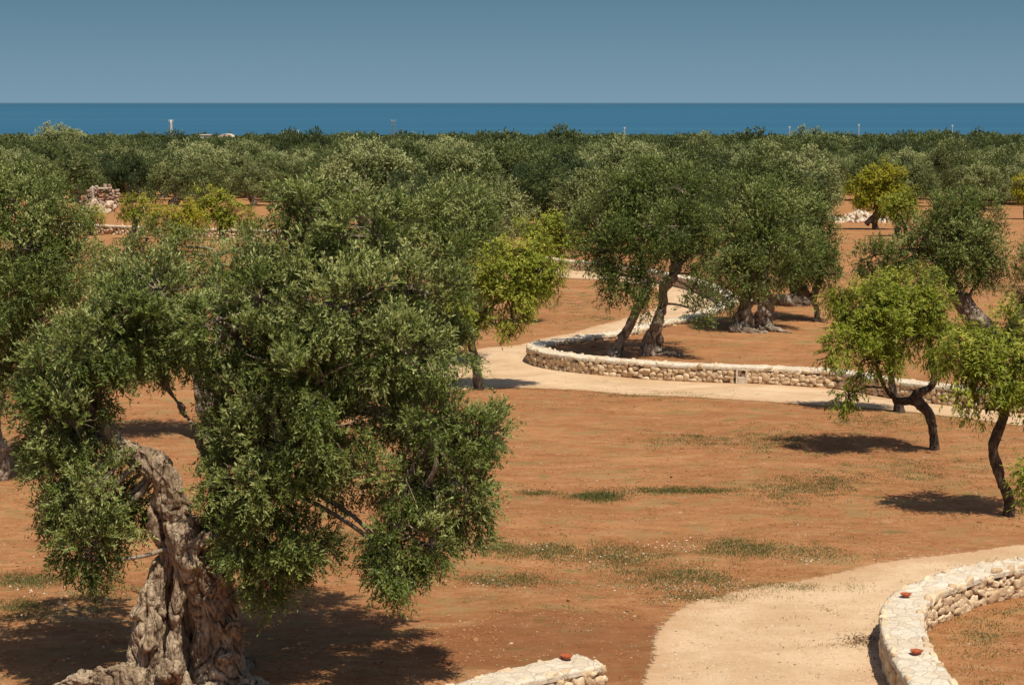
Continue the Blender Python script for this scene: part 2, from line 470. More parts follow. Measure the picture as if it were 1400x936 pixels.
ribbon('path', [(640, 500), (655, 478), (713, 471), (770, 458), (810, 447), (850, 437), (885, 426), (905, 414), (906, 402), (890, 392), (850, 385), (800, 381), (740, 378), (640, 372), (500, 360)],
       [(745, 505), (735, 485), (745, 471), (790, 463), (842, 458), (905, 444), (945, 434), (985, 420), (998, 409), (980, 397), (950, 386), (900, 375), (850, 369), (780, 366), (740, 363)],
       'pale limestone path bending back behind the leaning olive trees')

# ------------------------------------------------------------------ dry stone walls
def ico(level):
    import bmesh
    bm = bmesh.new(); bmesh.ops.create_icosphere(bm, subdivisions=level, radius=1)
    bm.verts.ensure_lookup_table()
    v = np.array([x.co[:] for x in bm.verts]); f = np.array([[q.index for q in p.verts] for p in bm.faces])
    bm.free(); return nrm(v), f
ICO = {1: ico(1), 2: ico(2), 3: ico(3)}

def stones(C, A, B, Cn, sa, sb, sc, level, rng, p=4.0, rough=.10):
    """C centres (n,3); A,B,Cn frame axes; sa,sb,sc half sizes -> verts, faces, stone id"""
    bv, bf = ICO[level]
    q = bv / ((np.abs(bv) ** p).sum(1, keepdims=True) ** (1 / p))
    n = len(C)
    wob = 1 + rough * rng.standard_normal((n, len(q)))[..., None] * .5
    # low-frequency facet variation
    k = rng.standard_normal((n, 3, 3)); ph = rng.uniform(0, 6.28, (n, 3))
    for i in range(3):
        wob = wob + rough * np.sin(2.2 * (q[None] * k[:, i][:, None]).sum(-1) + ph[:, i][:, None])[..., None]
    Q = q[None] * wob
    ang = rng.normal(0, .34, n); ca, sn = np.cos(ang)[:, None], np.sin(ang)[:, None]
    qa = Q[..., 0] * sa[:, None]; qb = Q[..., 1] * sb[:, None]; qc = Q[..., 2] * sc[:, None]
    ra, rb = qa * ca - qb * sn, qa * sn + qb * ca
    V = C[:, None] + ra[..., None] * A[:, None] + rb[..., None] * B[:, None] + qc[..., None] * Cn[:, None]
    Fc = (bf[None] + (np.arange(n) * len(q))[:, None, None]).reshape(-1, 3)
    return V.reshape(-1, 3), Fc, np.repeat(np.arange(n), len(bf))

def wall(pts, label, group=None, width=.56, h=.5, level=2, sw=.17, sh=.115, seed=1, both=True, ends=(True, True), capflat=.03, gap=None, cs=.24):
    rng = np.random.default_rng(seed)
    P0 = np.array([G(*p, h)[:2] for p in pts]) if pts is not WALLC else _wc0
    c, Ln = resample(P0, .1)
    tan = nrm(np.gradient(c, axis=0)); nor = np.stack([tan[:, 1], -tan[:, 0]], 1)   # right-hand side of travel
    S = np.linspace(0, Ln, len(c))
    def at(s):
        s = np.clip(s, 0, Ln)
        p = np.stack([np.interp(s, S, c[:, i]) for i in range(2)], -1)
        t = nrm(np.stack([np.interp(s, S, tan[:, i]) for i in range(2)], -1))
        return p, t, np.stack([t[..., 1], -t[..., 0]], -1)
    root = empty('dry_stone_wall', (*c[0], float(_base_height(*c[0]))), label, 'stone wall', group)
    o0 = np.array(root.location)
    # core
    w2 = width / 2 - .035
    prof = [(-w2, -.15), (-w2, h - .03), (w2, h - .03), (w2, -.15)]
    V = []
    for i in range(len(c)):
        z0 = float(_base_height(*c[i]))
        for a, b in prof: V.append((*(c[i] + nor[i] * a), z0 + b))
    V = np.array(V) - o0
    n = len(c); Fq = []
    for i in range(n - 1):
        for j in range(3):
            Fq.append((4 * i + j, 4 * i + j + 1, 4 * i + 5 + j, 4 * i + 4 + j))
    Fq.append((0, 1, 2, 3)); Fq.append((4 * n - 1, 4 * n - 2, 4 * n - 3, 4 * n - 4))
    ob('core', np_mesh('core', V, np.array(Fq), M['mortar'], tint=np.zeros(len(Fq))), root)
    # face stones
    C, A, B, K, sa, sb, sc = [], [], [], [], [], [], []
    up = np.array([0, 0, 1.])
    nrows = max(2, int(round((h - .05) / sh)))
    rh = (h - .03) / nrows
    for side in ((1, -1) if both else (1,)):
        for r in range(nrows):
            s = rng.uniform(0, sw)
            while s < Ln:
                w = sw * rng.uniform(.6, 1.45)
                sm = s + w / 2
                if sm > Ln: break
                if gap and side == 1 and gap[0] < sm < gap[1]: s += w; continue
                p, t, nn = at(np.array(sm))
                hh = rh * rng.uniform(.8, 1.45)
                z = float(_base_height(*p)) + (r + .5) * rh + rng.normal(0, rh * .24)
                C.append((*(p + nn * side * (w2 - .005 + rng.normal(0, .008))), z)); A.append((*t, 0)); B.append(up); K.append((*(nn * side), 0))
                sa.append(w * .53); sb.append(hh * .54); sc.append(rng.uniform(.04, .065)); s += w
    for e, on in enumerate(ends):
        if not on: continue
        p, t, nn = at(np.array(0. if e == 0 else Ln)); dr = -t if e == 0 else t
        for r in range(nrows):
            a = -width / 2
            while a < width / 2 - .05:
                w = min(sw * rng.uniform(.8, 1.4), width / 2 - a + .02)
                C.append((*(p + nn * (a + w / 2) + dr * .01), float(_base_height(*p)) + (r + .5) * rh)); A.append((*nn, 0)); B.append(up); K.append((*dr, 0))
                sa.append(w * .53); sb.append(rh * .56); sc.append(.055); a += w
    V, Fc, sid = stones(np.array(C), np.array(A), np.array(B), np.array(K), np.array(sa), np.array(sb), np.array(sc), level, rng, p=4.2, rough=.10)
    ti = rng.random(len(C))
    ob('stone_face', np_mesh('stone_face', V - o0, Fc, M['stone'], tint=ti[sid], smooth=True), root)
    # coping: one rough slab of mortared flat limestone
    st_ = .035 if level == 3 else (.07 if level == 2 else .15)
    ns_ = int(Ln / st_) + 1; k_ = max(8, int(width / st_))
    lat = np.concatenate([[-.5, -.5], np.linspace(-.5, .5, k_), [.5, .5]]) * (width + .03)
    dz = np.concatenate([[-.09, -.04], np.zeros(k_), [-.04, -.09]]); dz[2] = dz[-3] = -.012
    pc_, tc_, nc_ = at(np.linspace(-0.0, Ln, ns_))
    V = np.zeros((ns_, len(lat), 3))
    hz = _base_height(pc_[:, 0], pc_[:, 1])
    for i in range(ns_):
        for j in range(len(lat)):
            q = pc_[i] + nc_[i] * lat[j]; v_ = Vector((float(q[0]), float(q[1]), seed))
            w1 = noise.noise(v_ * 5); w2 = noise.noise(v_ * 14); w3 = noise.noise(v_ * 1.6)
            e_ = 1 if j < 3 else (-1 if j > len(lat) - 4 else 0)
            q = q + nc_[i] * (-e_) * (.020 * w1 + .014 * w2 + .0)
            cell = noise.cell(v_ * 4.2) if level == 3 else 0.
            V[i, j] = (q[0], q[1], hz[i] + h + dz[j] + .014 * w1 + .008 * w2 + .012 * w3 + .007 * (cell - .5))
    idx = np.arange(ns_ * len(lat)).reshape(ns_, len(lat))
    Fq = np.stack([idx[:-1, :-1], idx[:-1, 1:], idx[1:, 1:], idx[1:, :-1]], -1).reshape(-1, 4)
    for e in (0, -1):
        for j in range(len(lat) // 2 - 1 + len(lat) % 2):
            k2 = len(lat) - 1 - j
            if k2 - 1 > j + 1 or k2 - 1 == j + 1: Fq = np.vstack([Fq, [[idx[e, j], idx[e, j + 1], idx[e, k2 - 1], idx[e, k2]]]]) if k2 - 1 > j + 1 else Fq
    me = np_mesh('coping', V.reshape(-1, 3) - o0, Fq, M['cap'], tint=np.full(len(Fq), .6), smooth=True)
    ob('coping', me, root)
    return root, at, Ln

wallA, atA, LA = wall([(1480, 764), (1400, 768), (1335, 778), (1294, 792), (1255, 808), (1237, 826), (1233, 843), (1238, 870), (1256, 906), (1280, 938), (1312, 975), (1360, 1020)],
     'curved low limestone wall around the tree bed in the lower right corner', group='low dry stone walls', level=3, seed=3, ends=(False, False), h=.5, width=.6)
wallB, atB, LB = wall([(520, 990), (560, 969), (640, 941), (720, 918), (780, 906), (806, 900)],
     'short straight end of a limestone wall at the bottom centre edge', group='low dry stone walls', level=3, seed=4, ends=(False, True), h=.5, width=.58)
wallC, atC, LC = wall(WALLC,
     'long pale stone wall curving around the terrace of leaning olive trees', group='low dry stone walls', level=2, seed=5, ends=(False, True), h=.5, gap=None)
wallE, atE, LE = wall([(60, 304), (103, 306), (206, 310), (300, 313), (380, 315), (480, 321), (570, 330)],
     'distant straight stone wall behind the small yellow-green trees at left', group='low dry stone walls', level=1, seed=6, ends=(False, False), h=.62, width=.6, sw=.3, sh=.2, cs=.4)

# box niche in the middle wall
def box(name, cx, cy, cz, sx, sy, sz, rz, mat, parent=None, bev=.01):
    import bmesh
    bm = bmesh.new(); bmesh.ops.create_cube(bm, size=1)
    bmesh.ops.scale(bm, vec=(sx, sy, sz), verts=bm.verts)
    bmesh.ops.bevel(bm, geom=list(bm.edges), offset=bev, segments=2, affect='EDGES')
    me = bpy.data.meshes.new(name); bm.to_mesh(me); bm.free(); me.materials.append(mat)
    o = bpy.data.objects.new(name, me); o.location = (cx, cy, cz); o.rotation_euler = (0, 0, rz)
    return link(o, parent)

def join_boxes(name, specs, mat, parent=None, loc=(0, 0, 0), rz=0, bev=.006):
    import bmesh
    bm = bmesh.new()
    for (cx, cy, cz, sx, sy, sz) in specs:
        r = bmesh.ops.create_cube(bm, size=1)
        vs = r['verts']
        bmesh.ops.scale(bm, vec=(sx, sy, sz), verts=vs); bmesh.ops.translate(bm, vec=(cx, cy, cz), verts=vs)
    bmesh.ops.bevel(bm, geom=list(bm.edges), offset=bev, segments=1, affect='EDGES')
    me = bpy.data.meshes.new(name); bm.to_mesh(me); bm.free(); me.materials.append(mat)
    o = bpy.data.objects.new(name, me); o.location = [float(v) for v in loc]; o.rotation_euler = (0, 0, rz)
    return link(o, parent)

gp = G(1011, 528)
sgrid = np.linspace(0, LC, 3000)
pc, tcn, ncn = atC(sgrid)
i0 = int(np.argmin(((pc - gp[:2]) ** 2).sum(1)))
rzw = math.atan2(tcn[i0][1], tcn[i0][0]); side = 1 if ncn[i0][1] < 0 else -1
pf = pc[i0] + ncn[i0] * side * .27
loc = np.array([*pf, float(_base_height(*pf))]) - np.array(wallC.location)
n1 = join_boxes('niche', [(-.135, 0, .24, .05, .16, .5), (.135, 0, .24, .05, .16, .5), (0, 0, .445, .22, .16, .09), (0, 0, .10, .22, .16, .2)], M['cap'], wallC, loc, rzw)
join_boxes('recess', [(0, 0, .30, .22, .03, .22)], M['darkrecess'], n1, (0, (.03 if math.cos(rzw) > 0 else -.03), 0), 0, .002)

# terracotta oil lamps on the copings
def lathe(name, prof, mat, seg=28, spout=None):
    V, Fq = [], []
    for i, (r, z) in enumerate(prof):
        for j in range(seg):
            a = 2 * math.pi * j / seg
            rr = r
            x, y = rr * math.cos(a), rr * math.sin(a)
            if spout and r > .03:
                k = max(0, math.cos(a)) ** 8
                x += spout * k; y *= (1 - .55 * k)
            V.append((x, y, z))
    for i in range(len(prof) - 1):
        for j in range(seg):
            Fq.append((i * seg + j, i * seg + (j + 1) % seg, (i + 1) * seg + (j + 1) % seg, (i + 1) * seg + j))
    return np_mesh(name, np.array(V), np.array(Fq), mat, tint=np.zeros(len(Fq)), smooth=True)
bowl = lathe('dish', [(.0005, 0), (.045, .0), (.05, .008), (.072, .03), (.08, .045), (.076, .047), (.066, .034), (.045, .020), (.0005, .017)], M['clay'], spout=.03)
lid = lathe('wick_cover', [(.036, .018), (.037, .035), (.025, .044), (.001, .048)], M['clay'])
for (px, py, lab, rz) in [(1238, 813, 'terracotta oil lamp on the bend of the white wall, upper of two', .3),
                      (1252, 891, 'terracotta oil lamp on the white wall nearest the lower right corner', 0.1),
                      (775, 898, 'terracotta oil lamp on the wall end at the bottom centre', 2.9),
                      (811, 457, 'tiny terracotta oil lamp on the far curved wall left of the leaning trunks', .0)]:
    q = G(px, py + 3, .5)
    r = empty('oil_lamp', (q[0], q[1], float(_base_height(q[0], q[1])) + .515), lab, 'oil lamp', 'terracotta oil lamps on the walls')
    r.rotation_euler = (0, 0, rz)
    ob('dish', bowl, r); ob('wick_cover', lid, r)

# ------------------------------------------------------------------ tree machinery
def tube(pts, rad, sides=10, rough=.12, seed=0, n=None, closed=True):
    """returns verts, quad faces of a tapered knobbly tube"""
    q = np.column_stack([np.asarray(pts, float), np.asarray(rad, float)])
    L = np.linalg.norm(np.diff(q[:, :3], axis=0), axis=1).sum()
    if n is None: n = max(4, int(L / .12))
    q = spline(q, n)
    p, r = q[:, :3], np.maximum(q[:, 3], .002)
    t = nrm(np.gradient(p, axis=0))
    ref = np.tile(np.array([.3, 1, .2]), (n, 1)); a = nrm(np.cross(t, ref)); b = np.cross(t, a)
    th = np.linspace(0, 2 * np.pi, sides, endpoint=False)
    V = []
    for i in range(n):
        for k, an in enumerate(th):
            w = 1 + rough * noise.noise(Vector((math.cos(an) * 1.3 + seed * 7, math.sin(an) * 1.3, i * .35))) * 2
            V.append(p[i] + r[i] * w * (math.cos(an) * a[i] + math.sin(an) * b[i]))
    V = np.array(V)
    Fq = [(i * sides + k, i * sides + (k + 1) % sides, (i + 1) * sides + (k + 1) % sides, (i + 1) * sides + k) for i in range(n - 1) for k in range(sides)]
    if closed:
        m = len(V); V = np.vstack([V, p[0], p[-1]])
        for k in range(sides):
            Fq.append((m, (k + 1) % sides, k, k)); Fq.append((m + 1, (n - 1) * sides + k, (n - 1) * sides + (k + 1) % sides, (n - 1) * sides + (k + 1) % sides))
    return V, Fq

def tubes_mesh(name, tubes, mat, cleanup=True):
    V, Fc, off = [], [], 0
    for v, f in tubes:
        V.append(v); Fc += [tuple(i + off for i in q) if q[2] != q[3] else tuple(i + off for i in q[:3]) for q in f]; off += len(v)
    V = np.vstack(V)
    me = bpy.data.meshes.new(name); me.from_pydata(V.tolist(), [], Fc); me.update()
    me.polygons.foreach_set('use_smooth', [True] * len(me.polygons)); me.materials.append(mat)
    return me

def gnarled(name, tubes, mat, voxel=.03, amp=.06, freq=3.0, seed=0, twist=1.2):
    """fuse strands by voxel remesh, then carve ridges and knots"""
    me = tubes_mesh(name, tubes, mat)
    o = bpy.data.objects.new('tmp', me); COL.objects.link(o)
    md = o.modifiers.new('r', 'REMESH'); md.mode = 'VOXEL'; md.voxel_size = voxel
    dg = bpy.context.evaluated_depsgraph_get()
    m2 = bpy.data.meshes.new_from_object(o.evaluated_get(dg)); bpy.data.objects.remove(o); bpy.data.meshes.remove(me)
    n = len(m2.vertices)
    co = np.empty(n * 3, np.float32); m2.vertices.foreach_get('co', co); co = co.reshape(-1, 3)
    no = np.empty(n * 3, np.float32); m2.vertex_normals.foreach_get('vector', no); no = no.reshape(-1, 3)
    d = np.empty(n, np.float32)
    for i in range(n):
        x, y, z = map(float, co[i])
        a = z * twist; xx, yy = x * math.cos(a) - y * math.sin(a), x * math.sin(a) + y * math.cos(a)
        v1 = noise.ridged_multi_fractal(Vector((xx * freq + seed, yy * freq, z * freq * .32)), 1, 2.1, 4, 1, 2)
        v2 = noise.fractal(Vector((x * freq * 1.1, y * freq * 1.1 + seed, z * freq * .8)), .6, 2.2, 4)
        v3 = noise.noise(Vector((x * 1.6 + seed, y * 1.6, z * 1.3)))
        n4 = noise.noise(Vector((xx * freq * 1.5 + 2 * v3 + seed, yy * freq * 1.5, z * freq * .30 + v3)))
        n5 = noise.noise(Vector((xx * freq * 3.2, yy * freq * 3.2 + 2 * v3, z * freq * .8 + seed)))
        gr_ = (1 - abs(n4)) ** 9 * 1.1 + (1 - abs(n5)) ** 7 * .45
        d[i] = amp * (.45 * (v1 - 1.1) + .7 * v2 + 1.1 * v3 - gr_)
    co = co + no * d[:, None]
    m2.vertices.foreach_set('co', co.ravel()); m2.update()
    m2.polygons.foreach_set('use_smooth', [True] * len(m2.polygons))
    m2.name = name
    if not m2.materials: m2.materials.append(mat)
    return m2

def leaves(rng, blobs, dens=9.0, rc=.34, shoots=26, nl=12, slen=.30, ll=.07, lw=.017, hang=.5, upb=.5, leafdown=0.0, squash=.9, cull=.5, inner=.0, gaps=.0, nfreq=1.5, ysq=1.0, nthr=-.24, nmin=.46):
    """blobs: (x,y,z,r). Returns V, F, tint. shoots with paired narrow leaves, gathered in clumps over each lobe"""
    bl = np.array(blobs, float)
    CC, OD, CT_ = [], [], []
    for i, b in enumerate(bl):
        nc = max(3, int(dens * b[3] ** 2 * 4))
        d = nrm(rng.standard_normal((nc, 3)))
        rr = rng.uniform(.62, 1.03, nc) if inner <= 0 else np.where(rng.random(nc) < inner, rng.uniform(.1, .7, nc), rng.uniform(.7, 1.03, nc))
        lump = 1 + .20 * np.sin(d[:, 0] * 5 + i) * np.sin(d[:, 1] * 4 + 2 * i) + .16 * np.sin(d[:, 2] * 6 + d[:, 0] * 3 + i)
        c = b[:3] + d * np.array([1, ysq, squash]) * (b[3] * rr * lump)[:, None]
        keep = np.ones(nc, bool)
        for j, o in enumerate(bl):
            if j == i: continue
            dd = np.linalg.norm(c - o[:3], axis=1)
            keep &= ~((dd < .62 * o[3]) & (rng.random(nc) < cull))
        if gaps > 0:
            keep &= rng.random(nc) > gaps
            fq = nfreq / b[3]
            nv = np.array([noise.noise(Vector((float(q[0]) * fq + i, float(q[1]) * fq, float(q[2]) * fq))) for q in c])
            keep &= (nv > nthr) | (b[3] < nmin)
        c, d = c[keep], d[keep]
        CC.append(c); OD.append(d); CT_.append(rng.uniform(-.18, .18, len(c)) + rng.uniform(-.12, .12))
    CC, OD, CT_ = np.vstack(CC), np.vstack(OD), np.concatenate(CT_)
    nC = len(CC)
    ns = nC * shoots
    c = np.repeat(CC, shoots, 0); od = np.repeat(OD, shoots, 0); ct = np.repeat(CT_, shoots)
    rcs = np.repeat(rc * rng.uniform(.7, 1.25, nC), shoots)
    r3 = nrm(rng.standard_normal((ns, 3)))
    st = c + r3 * (rcs * rng.random(ns) ** .45)[:, None]
    vz = np.where(od[:, 2] > .35, upb * 1.7, np.where(od[:, 2] > -.05, upb, -hang))
    sd = nrm(od * .55 + r3 * .55 + rng.standard_normal((ns, 3)) * .35 + np.stack([np.zeros(ns), np.zeros(ns), vz], 1))
    sl = slen * rng.uniform(.55, 1.35, ns)
    nL = ns * nl
    t = np.tile(np.linspace(.08, 1, nl), ns)
    S = np.repeat(st, nl, 0); D = np.repeat(sd, nl, 0); SL = np.repeat(sl, nl)
    pos = S + D * (SL * t)[:, None]; pos[:, 2] -= hang * .35 * SL * t * t
    a = nrm(np.cross(D, nrm(rng.standard_normal((nL, 3))))); 
    ld = nrm(D * .75 + a * .8 + np.array([0, 0, -leafdown])[None])
    nn = nrm(np.array([.16, -.26, .75])[None] + rng.standard_normal((nL, 3)) * .36 + np.repeat(od, nl, 0) * .55)
    w = nrm(np.cross(ld, nn))
    L = ll * rng.uniform(.6, 1.25, nL); W = lw * rng.uniform(.7, 1.2, nL) * .5
    m = pos + ld * (L * .45)[:, None]
    V = np.stack([pos, m + w * W[:, None], pos + ld * L[:, None], m - w * W[:, None]], 1).reshape(-1, 3)
    Fq = np.arange(nL * 4).reshape(-1, 4)
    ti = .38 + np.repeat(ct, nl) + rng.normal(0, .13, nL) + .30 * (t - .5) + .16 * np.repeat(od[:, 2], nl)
    return V, Fq, np.clip(ti, 0, 1), (st, sd, sl)

def twigs_mesh(name, sh, rng, frac, rad, mat, extra=None):
    st, sd, sl = sh
    k = rng.random(len(st)) < frac
    st, sd, sl = st[k], sd[k], sl[k]
    n = len(st)
    a = nrm(np.cross(sd, nrm(rng.standard_normal((n, 3))))); b = np.cross(sd, a)
    V = []
    s0 = st - sd * (sl * .5)[:, None]; e = st + sd * (sl * .9)[:, None]
    for an in (0, 2.09, 4.18): V.append(s0 + (a * math.cos(an) + b * math.sin(an)) * rad)
    for an in (0, 2.09, 4.18): V.append(e + (a * math.cos(an) + b * math.sin(an)) * rad * .4)
    V = np.stack(V, 1).reshape(-1, 3)
    base = np.array([(0, 1, 4, 3), (1, 2, 5, 4), (2, 0, 3, 5)])
    Fq = (base[None] + (np.arange(n) * 6)[:, None, None]).reshape(-1, 4)
    return np_mesh(name, V, Fq, mat, smooth=True)

def limb(a, b, r0, r1, seed, sag=.0, sides=7):
    rr = random.Random(seed)
    a, b = np.array(a, float), np.array(b, float); L = np.linalg.norm(b - a)
    pts = [a]
    for k in (.33, .66):
        j = np.array([rr.uniform(-1, 1), rr.uniform(-1, 1), rr.uniform(-.2, .8)]) * L * .12
        pts.append(a + (b - a) * k + j)
    pts.append(b)
    return tube(pts, np.linspace(r0, r1, 4), sides, .15, seed)

# ---- the big foreground olive
base = G(255, 930)
YB = float(base[1])
def PB(px, py, dy=0.): return P(px, py, YB + dy) - base
def blobB(l): return [(*PB(px, py, dy), r / F * (YB + dy)) for px, py, dy, r in l]
strL = [(207, 965, 0, .38), (203, 905, 0, .29), (205, 855, 0, .25), (209, 815, 0, .22), (218, 785, .05, .17), (230, 758, .1, .12), (240, 735, .1, .1)]
strC = [(245, 975, -.35, .24), (239, 905, -.35, .15), (240, 860, -.30, .11), (243, 820, -.24, .10), (249, 790, -.18, .11), (257, 765, -.12, .13)]
strB = [(302, 970, .1, .50), (299, 905, .1, .37), (294, 850, .1, .34), (290, 810, .1, .34), (287, 780, .1, .33), (292, 750, .15, .25), (330, 705, .2, .20), (375, 645, .2, .18), (420, 570, .2, .16), (448, 480, .2, .14), (452, 400, .3, .11), (440, 330, .4, .08)]
strA = [(268, 800, .0, .2), (262, 775, -.12, .23), (252, 745, -.1, .23), (243, 716, -.05, .22), (237, 690, 0, .23), (230, 665, 0, .25), (214, 643, 0, .24), (193, 628, 0, .21), (172, 612, .05, .13), (152, 590, .1, .11), (134, 562, .2, .095), (112, 510, .4, .07), (90, 450, .6, .05)]
strS = [(226, 756, .05, .08), (215, 728, 0, .11), (211, 700, 0, .12), (217, 668, 0, .13)]
strK = [(262, 752, -.22, .10), (280, 739, -.25, .15), (298, 728, -.15, .10)]
strM = [(247, 758, -.2, .10), (262, 768, -.28, .15), (276, 776, -.2, .10)]
strD = [(262, 960, .55, .48), (252, 880, .5, .36), (252, 800, .45, .28), (262, 740, .4, .22), (300, 690, .5, .16), (265, 587, .8, .07), (219, 514, 1.0, .065), (185, 430, 1.2, .05)]
strH = [(182, 622, 0, .12), (165, 626, -.05, .07), (152, 629, -.05, .04)]
strE = [(330, 700, .2, .18), (300, 640, .5, .10), (300, 560, .6, .09), (330, 460, .6, .07)]
strF = [(420, 570, .2, .14), (480, 560, -.1, .10), (540, 575, -.4, .07), (590, 600, -.6, .04)]
strG = [(448, 480, .2, .12), (520, 430, .2, .08), (580, 400, .1, .05)]
roots = [[(200, 930, -.2, .26), (150, 925, -.3, .20), (105, 928, -.35, .13), (70, 938, -.4, .05)], [(320, 935, 0, .26), (352, 940, -.1, .16), (385, 952, -.2, .05)],
         [(225, 940, -.3, .26), (205, 975, -.8, .14), (190, 1000, -1.1, .04)], [(280, 950, -.3, .26), (290, 985, -.8, .14), (300, 1010, -1.1, .04)], [(310, 915, .5, .3), (350, 905, .9, .1)]]
knobs = [(236, 914, -.5, .21), (188, 838, -.15, .14), (322, 858, -.2, .14), (240, 672, -.12, .13), (205, 880, -.25, .14), (310, 900, -.3, .12), (262, 712, -.08, .09), (232, 700, -.18, .09), (300, 790, -.2, .12), (222, 634, -.12, .10)]
def strand(l, sides=14, seed=0, rough=.15): return tube([PB(p[0], p[1], p[2]) for p in l], [p[3] for p in l], sides, rough, seed)
tb = [strand(s, seed=i) for i, s in enumerate([strA, strB, strC, strD, strE, strF, strG, strL, strS, strK, strM, strH] + roots)]
for i, (px, py, dy, r) in enumerate(knobs):
    c = PB(px, py, dy); tb.append(tube([c - [0, 0, r * .8], c - [0, 0, r * .3], c + [0, 0, r * .3], c + [0, 0, r * .8]], [r * .5, r * .95, r * .95, r * .5], 12, .2, i + 30, n=6))
big = empty('olive_tree', base, 'huge ancient olive tree with a twisted hollow trunk in the left foreground', 'olive tree', 'ancient olive trees')
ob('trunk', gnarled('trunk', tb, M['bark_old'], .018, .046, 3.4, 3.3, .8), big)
mainblobs = [(455, 300, .6, 62), (420, 280, .8, 36), (505, 325, .4, 62), (400, 340, .8, 55), (560, 395, .3, 60), (470, 420, -.4, 85), (545, 480, -.5, 62), (590, 480, .3, 46), (640, 590, -.3, 46), (582, 570, -.6, 60), (560, 650, -.8, 64),
  (620, 660, -.4, 58), (545, 720, -.9, 52), (590, 745, -.7, 38), (525, 770, -1, 26), (592, 415, .5, 42), (658, 585, .2, 20),
  (400, 500, -.2, 74), (355, 545, -.3, 50), (385, 600, -.5, 68), (345, 655, -.5, 54), (405, 670, -.5, 52), (365, 720, -.6, 50), (395, 760, -.6, 38), (358, 790, -.6, 24), (445, 590, -.8, 55), (440, 520, -.8, 60),
  (300, 440, .2, 62), (355, 410, .3, 60), (200, 430, .4, 56), (245, 440, .5, 42), (140, 450, .0, 62), (85, 500, .2, 52), (135, 520, -.1, 46), (60, 570, .2, 45), (100, 580, -.3, 44), (80, 640, .0, 50), (135, 665, -.4, 58), (178, 700, .5, 26), (115, 730, -.5, 44), (122, 760, -.5, 24), (70, 700, -.2, 35), (105, 620, .2, 40),
  (305, 465, .6, 48), (180, 480, .6, 45), (215, 395, .5, 45), (305, 600, .4, 34), (312, 655, -.1, 40), (335, 610, -.1, 48), (345, 735, -.5, 42), (350, 785, -.5, 28), (405, 735, -.5, 42), (560, 735, -.8, 46), (540, 778, -.9, 30), (620, 690, -.4, 50), (672, 592, 0, 20), (165, 690, .5, 36), (148, 735, .1, 34), (112, 768, 0, 26), (420, 620, -.6, 50), (320, 560, .1, 40), (465, 470, -.2, 60), (75, 560, -.2, 46), (115, 470, -.2, 50),
  (470, 400, 2.2, 85), (350, 430, 2.2, 80), (530, 480, 2.0, 68), (170, 460, 2.0, 65), (585, 620, 1.6, 50), (400, 560, 2.0, 80), (480, 650, 1.8, 40), (90, 600, 1.6, 50), (540, 560, 1.0, 60)]
rngB = np.random.default_rng(21)
V, Fq, ti, sh = leaves(rngB, blobB(mainblobs), dens=19, rc=.20, shoots=24, nl=15, slen=.25, ll=.072, lw=.021, hang=.55, upb=.55, cull=.6, inner=.12, gaps=.06)
print('big crown leaves', len(Fq))
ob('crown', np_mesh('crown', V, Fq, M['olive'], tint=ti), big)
rr = random.Random(5)
bt = []
anchors = [PB(p[0], p[1], p[2]) for s in (strA[6:], strB[5:], strD[4:], strF, strG, strE) for p in s]
for i, b in enumerate(blobB(mainblobs)):
    c = np.array(b[:3]); a = min(anchors, key=lambda q: np.linalg.norm(q - c) + (0 if q[2] < c[2] + 1.2 else .6))
    bt.append(limb(a, c, .045, .02, i))
    for k in range(7):
        d = nrm(np.array([rr.gauss(0, 1), rr.gauss(0, 1), rr.gauss(.2, .8)]))
        bt.append(limb(c - d * .1, c + d * b[3] * .95, .016, .005, i * 9 + k, sides=4))
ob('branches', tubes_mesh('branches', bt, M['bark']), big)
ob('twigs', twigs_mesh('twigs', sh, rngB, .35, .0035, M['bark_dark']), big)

# ---- mid distance olives with their own shapes
def custom_olive(bpx, strands, blobs, label, seed, voxel=.045, amp=.07, freq=2.2, dens=5.0, shoots=16, nl=9, ll=.10, lw=.028, slen=.32, rc=.36, mat='olive', bark='bark', upb=.5, hang=.5, cat='olive tree', name='olive_tree', group='ancient olive trees', leafdown=0., gaps=.08, twist=1.0, ysq=1.0):
    b0 = G(*bpx); Y0 = float(b0[1])
    def Q(px, py, dy=0.): return P(px, py, Y0 + dy) - b0
    root = empty(name, b0, label, cat, group)
    tb = [tube([Q(p[0], p[1], p[2]) for p in s], [p[3] for p in s], 12, .15, seed + i) for i, s in enumerate(strands)]
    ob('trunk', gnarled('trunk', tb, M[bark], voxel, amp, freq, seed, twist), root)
    bl = [(*Q(px, py, dy), r / F * (Y0 + dy)) for px, py, dy, r in blobs]
    rng = np.random.default_rng(seed)
    V, Fq, ti, sh = leaves(rng, bl, dens=dens, rc=rc, shoots=shoots, nl=nl, slen=slen, ll=ll, lw=lw, hang=hang, upb=upb, cull=.7, inner=.15, leafdown=leafdown, gaps=gaps, ysq=ysq)
    print(label[:40], len(Fq))
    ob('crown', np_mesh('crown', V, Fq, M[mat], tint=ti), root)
    anc = [Q(p[0], p[1], p[2]) for s in strands for p in s[2:]]
    bt = []
    rr = random.Random(seed)
    for i, b in enumerate(bl):
        c = np.array(b[:3]); a = min(anc, key=lambda q: np.linalg.norm(q - c))
        bt.append(limb(a, c, .05 if cat == 'olive tree' else .028, .02, seed + i, sides=6))
        for k in range(4):
            d = nrm(np.array([rr.gauss(0, 1), rr.gauss(0, 1), rr.gauss(.2, .8)]))
            bt.append(limb(c - d * .1, c + d * b[3] * .9, .016, .006, seed + i * 9 + k, sides=4))
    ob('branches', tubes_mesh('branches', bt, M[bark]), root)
    return root

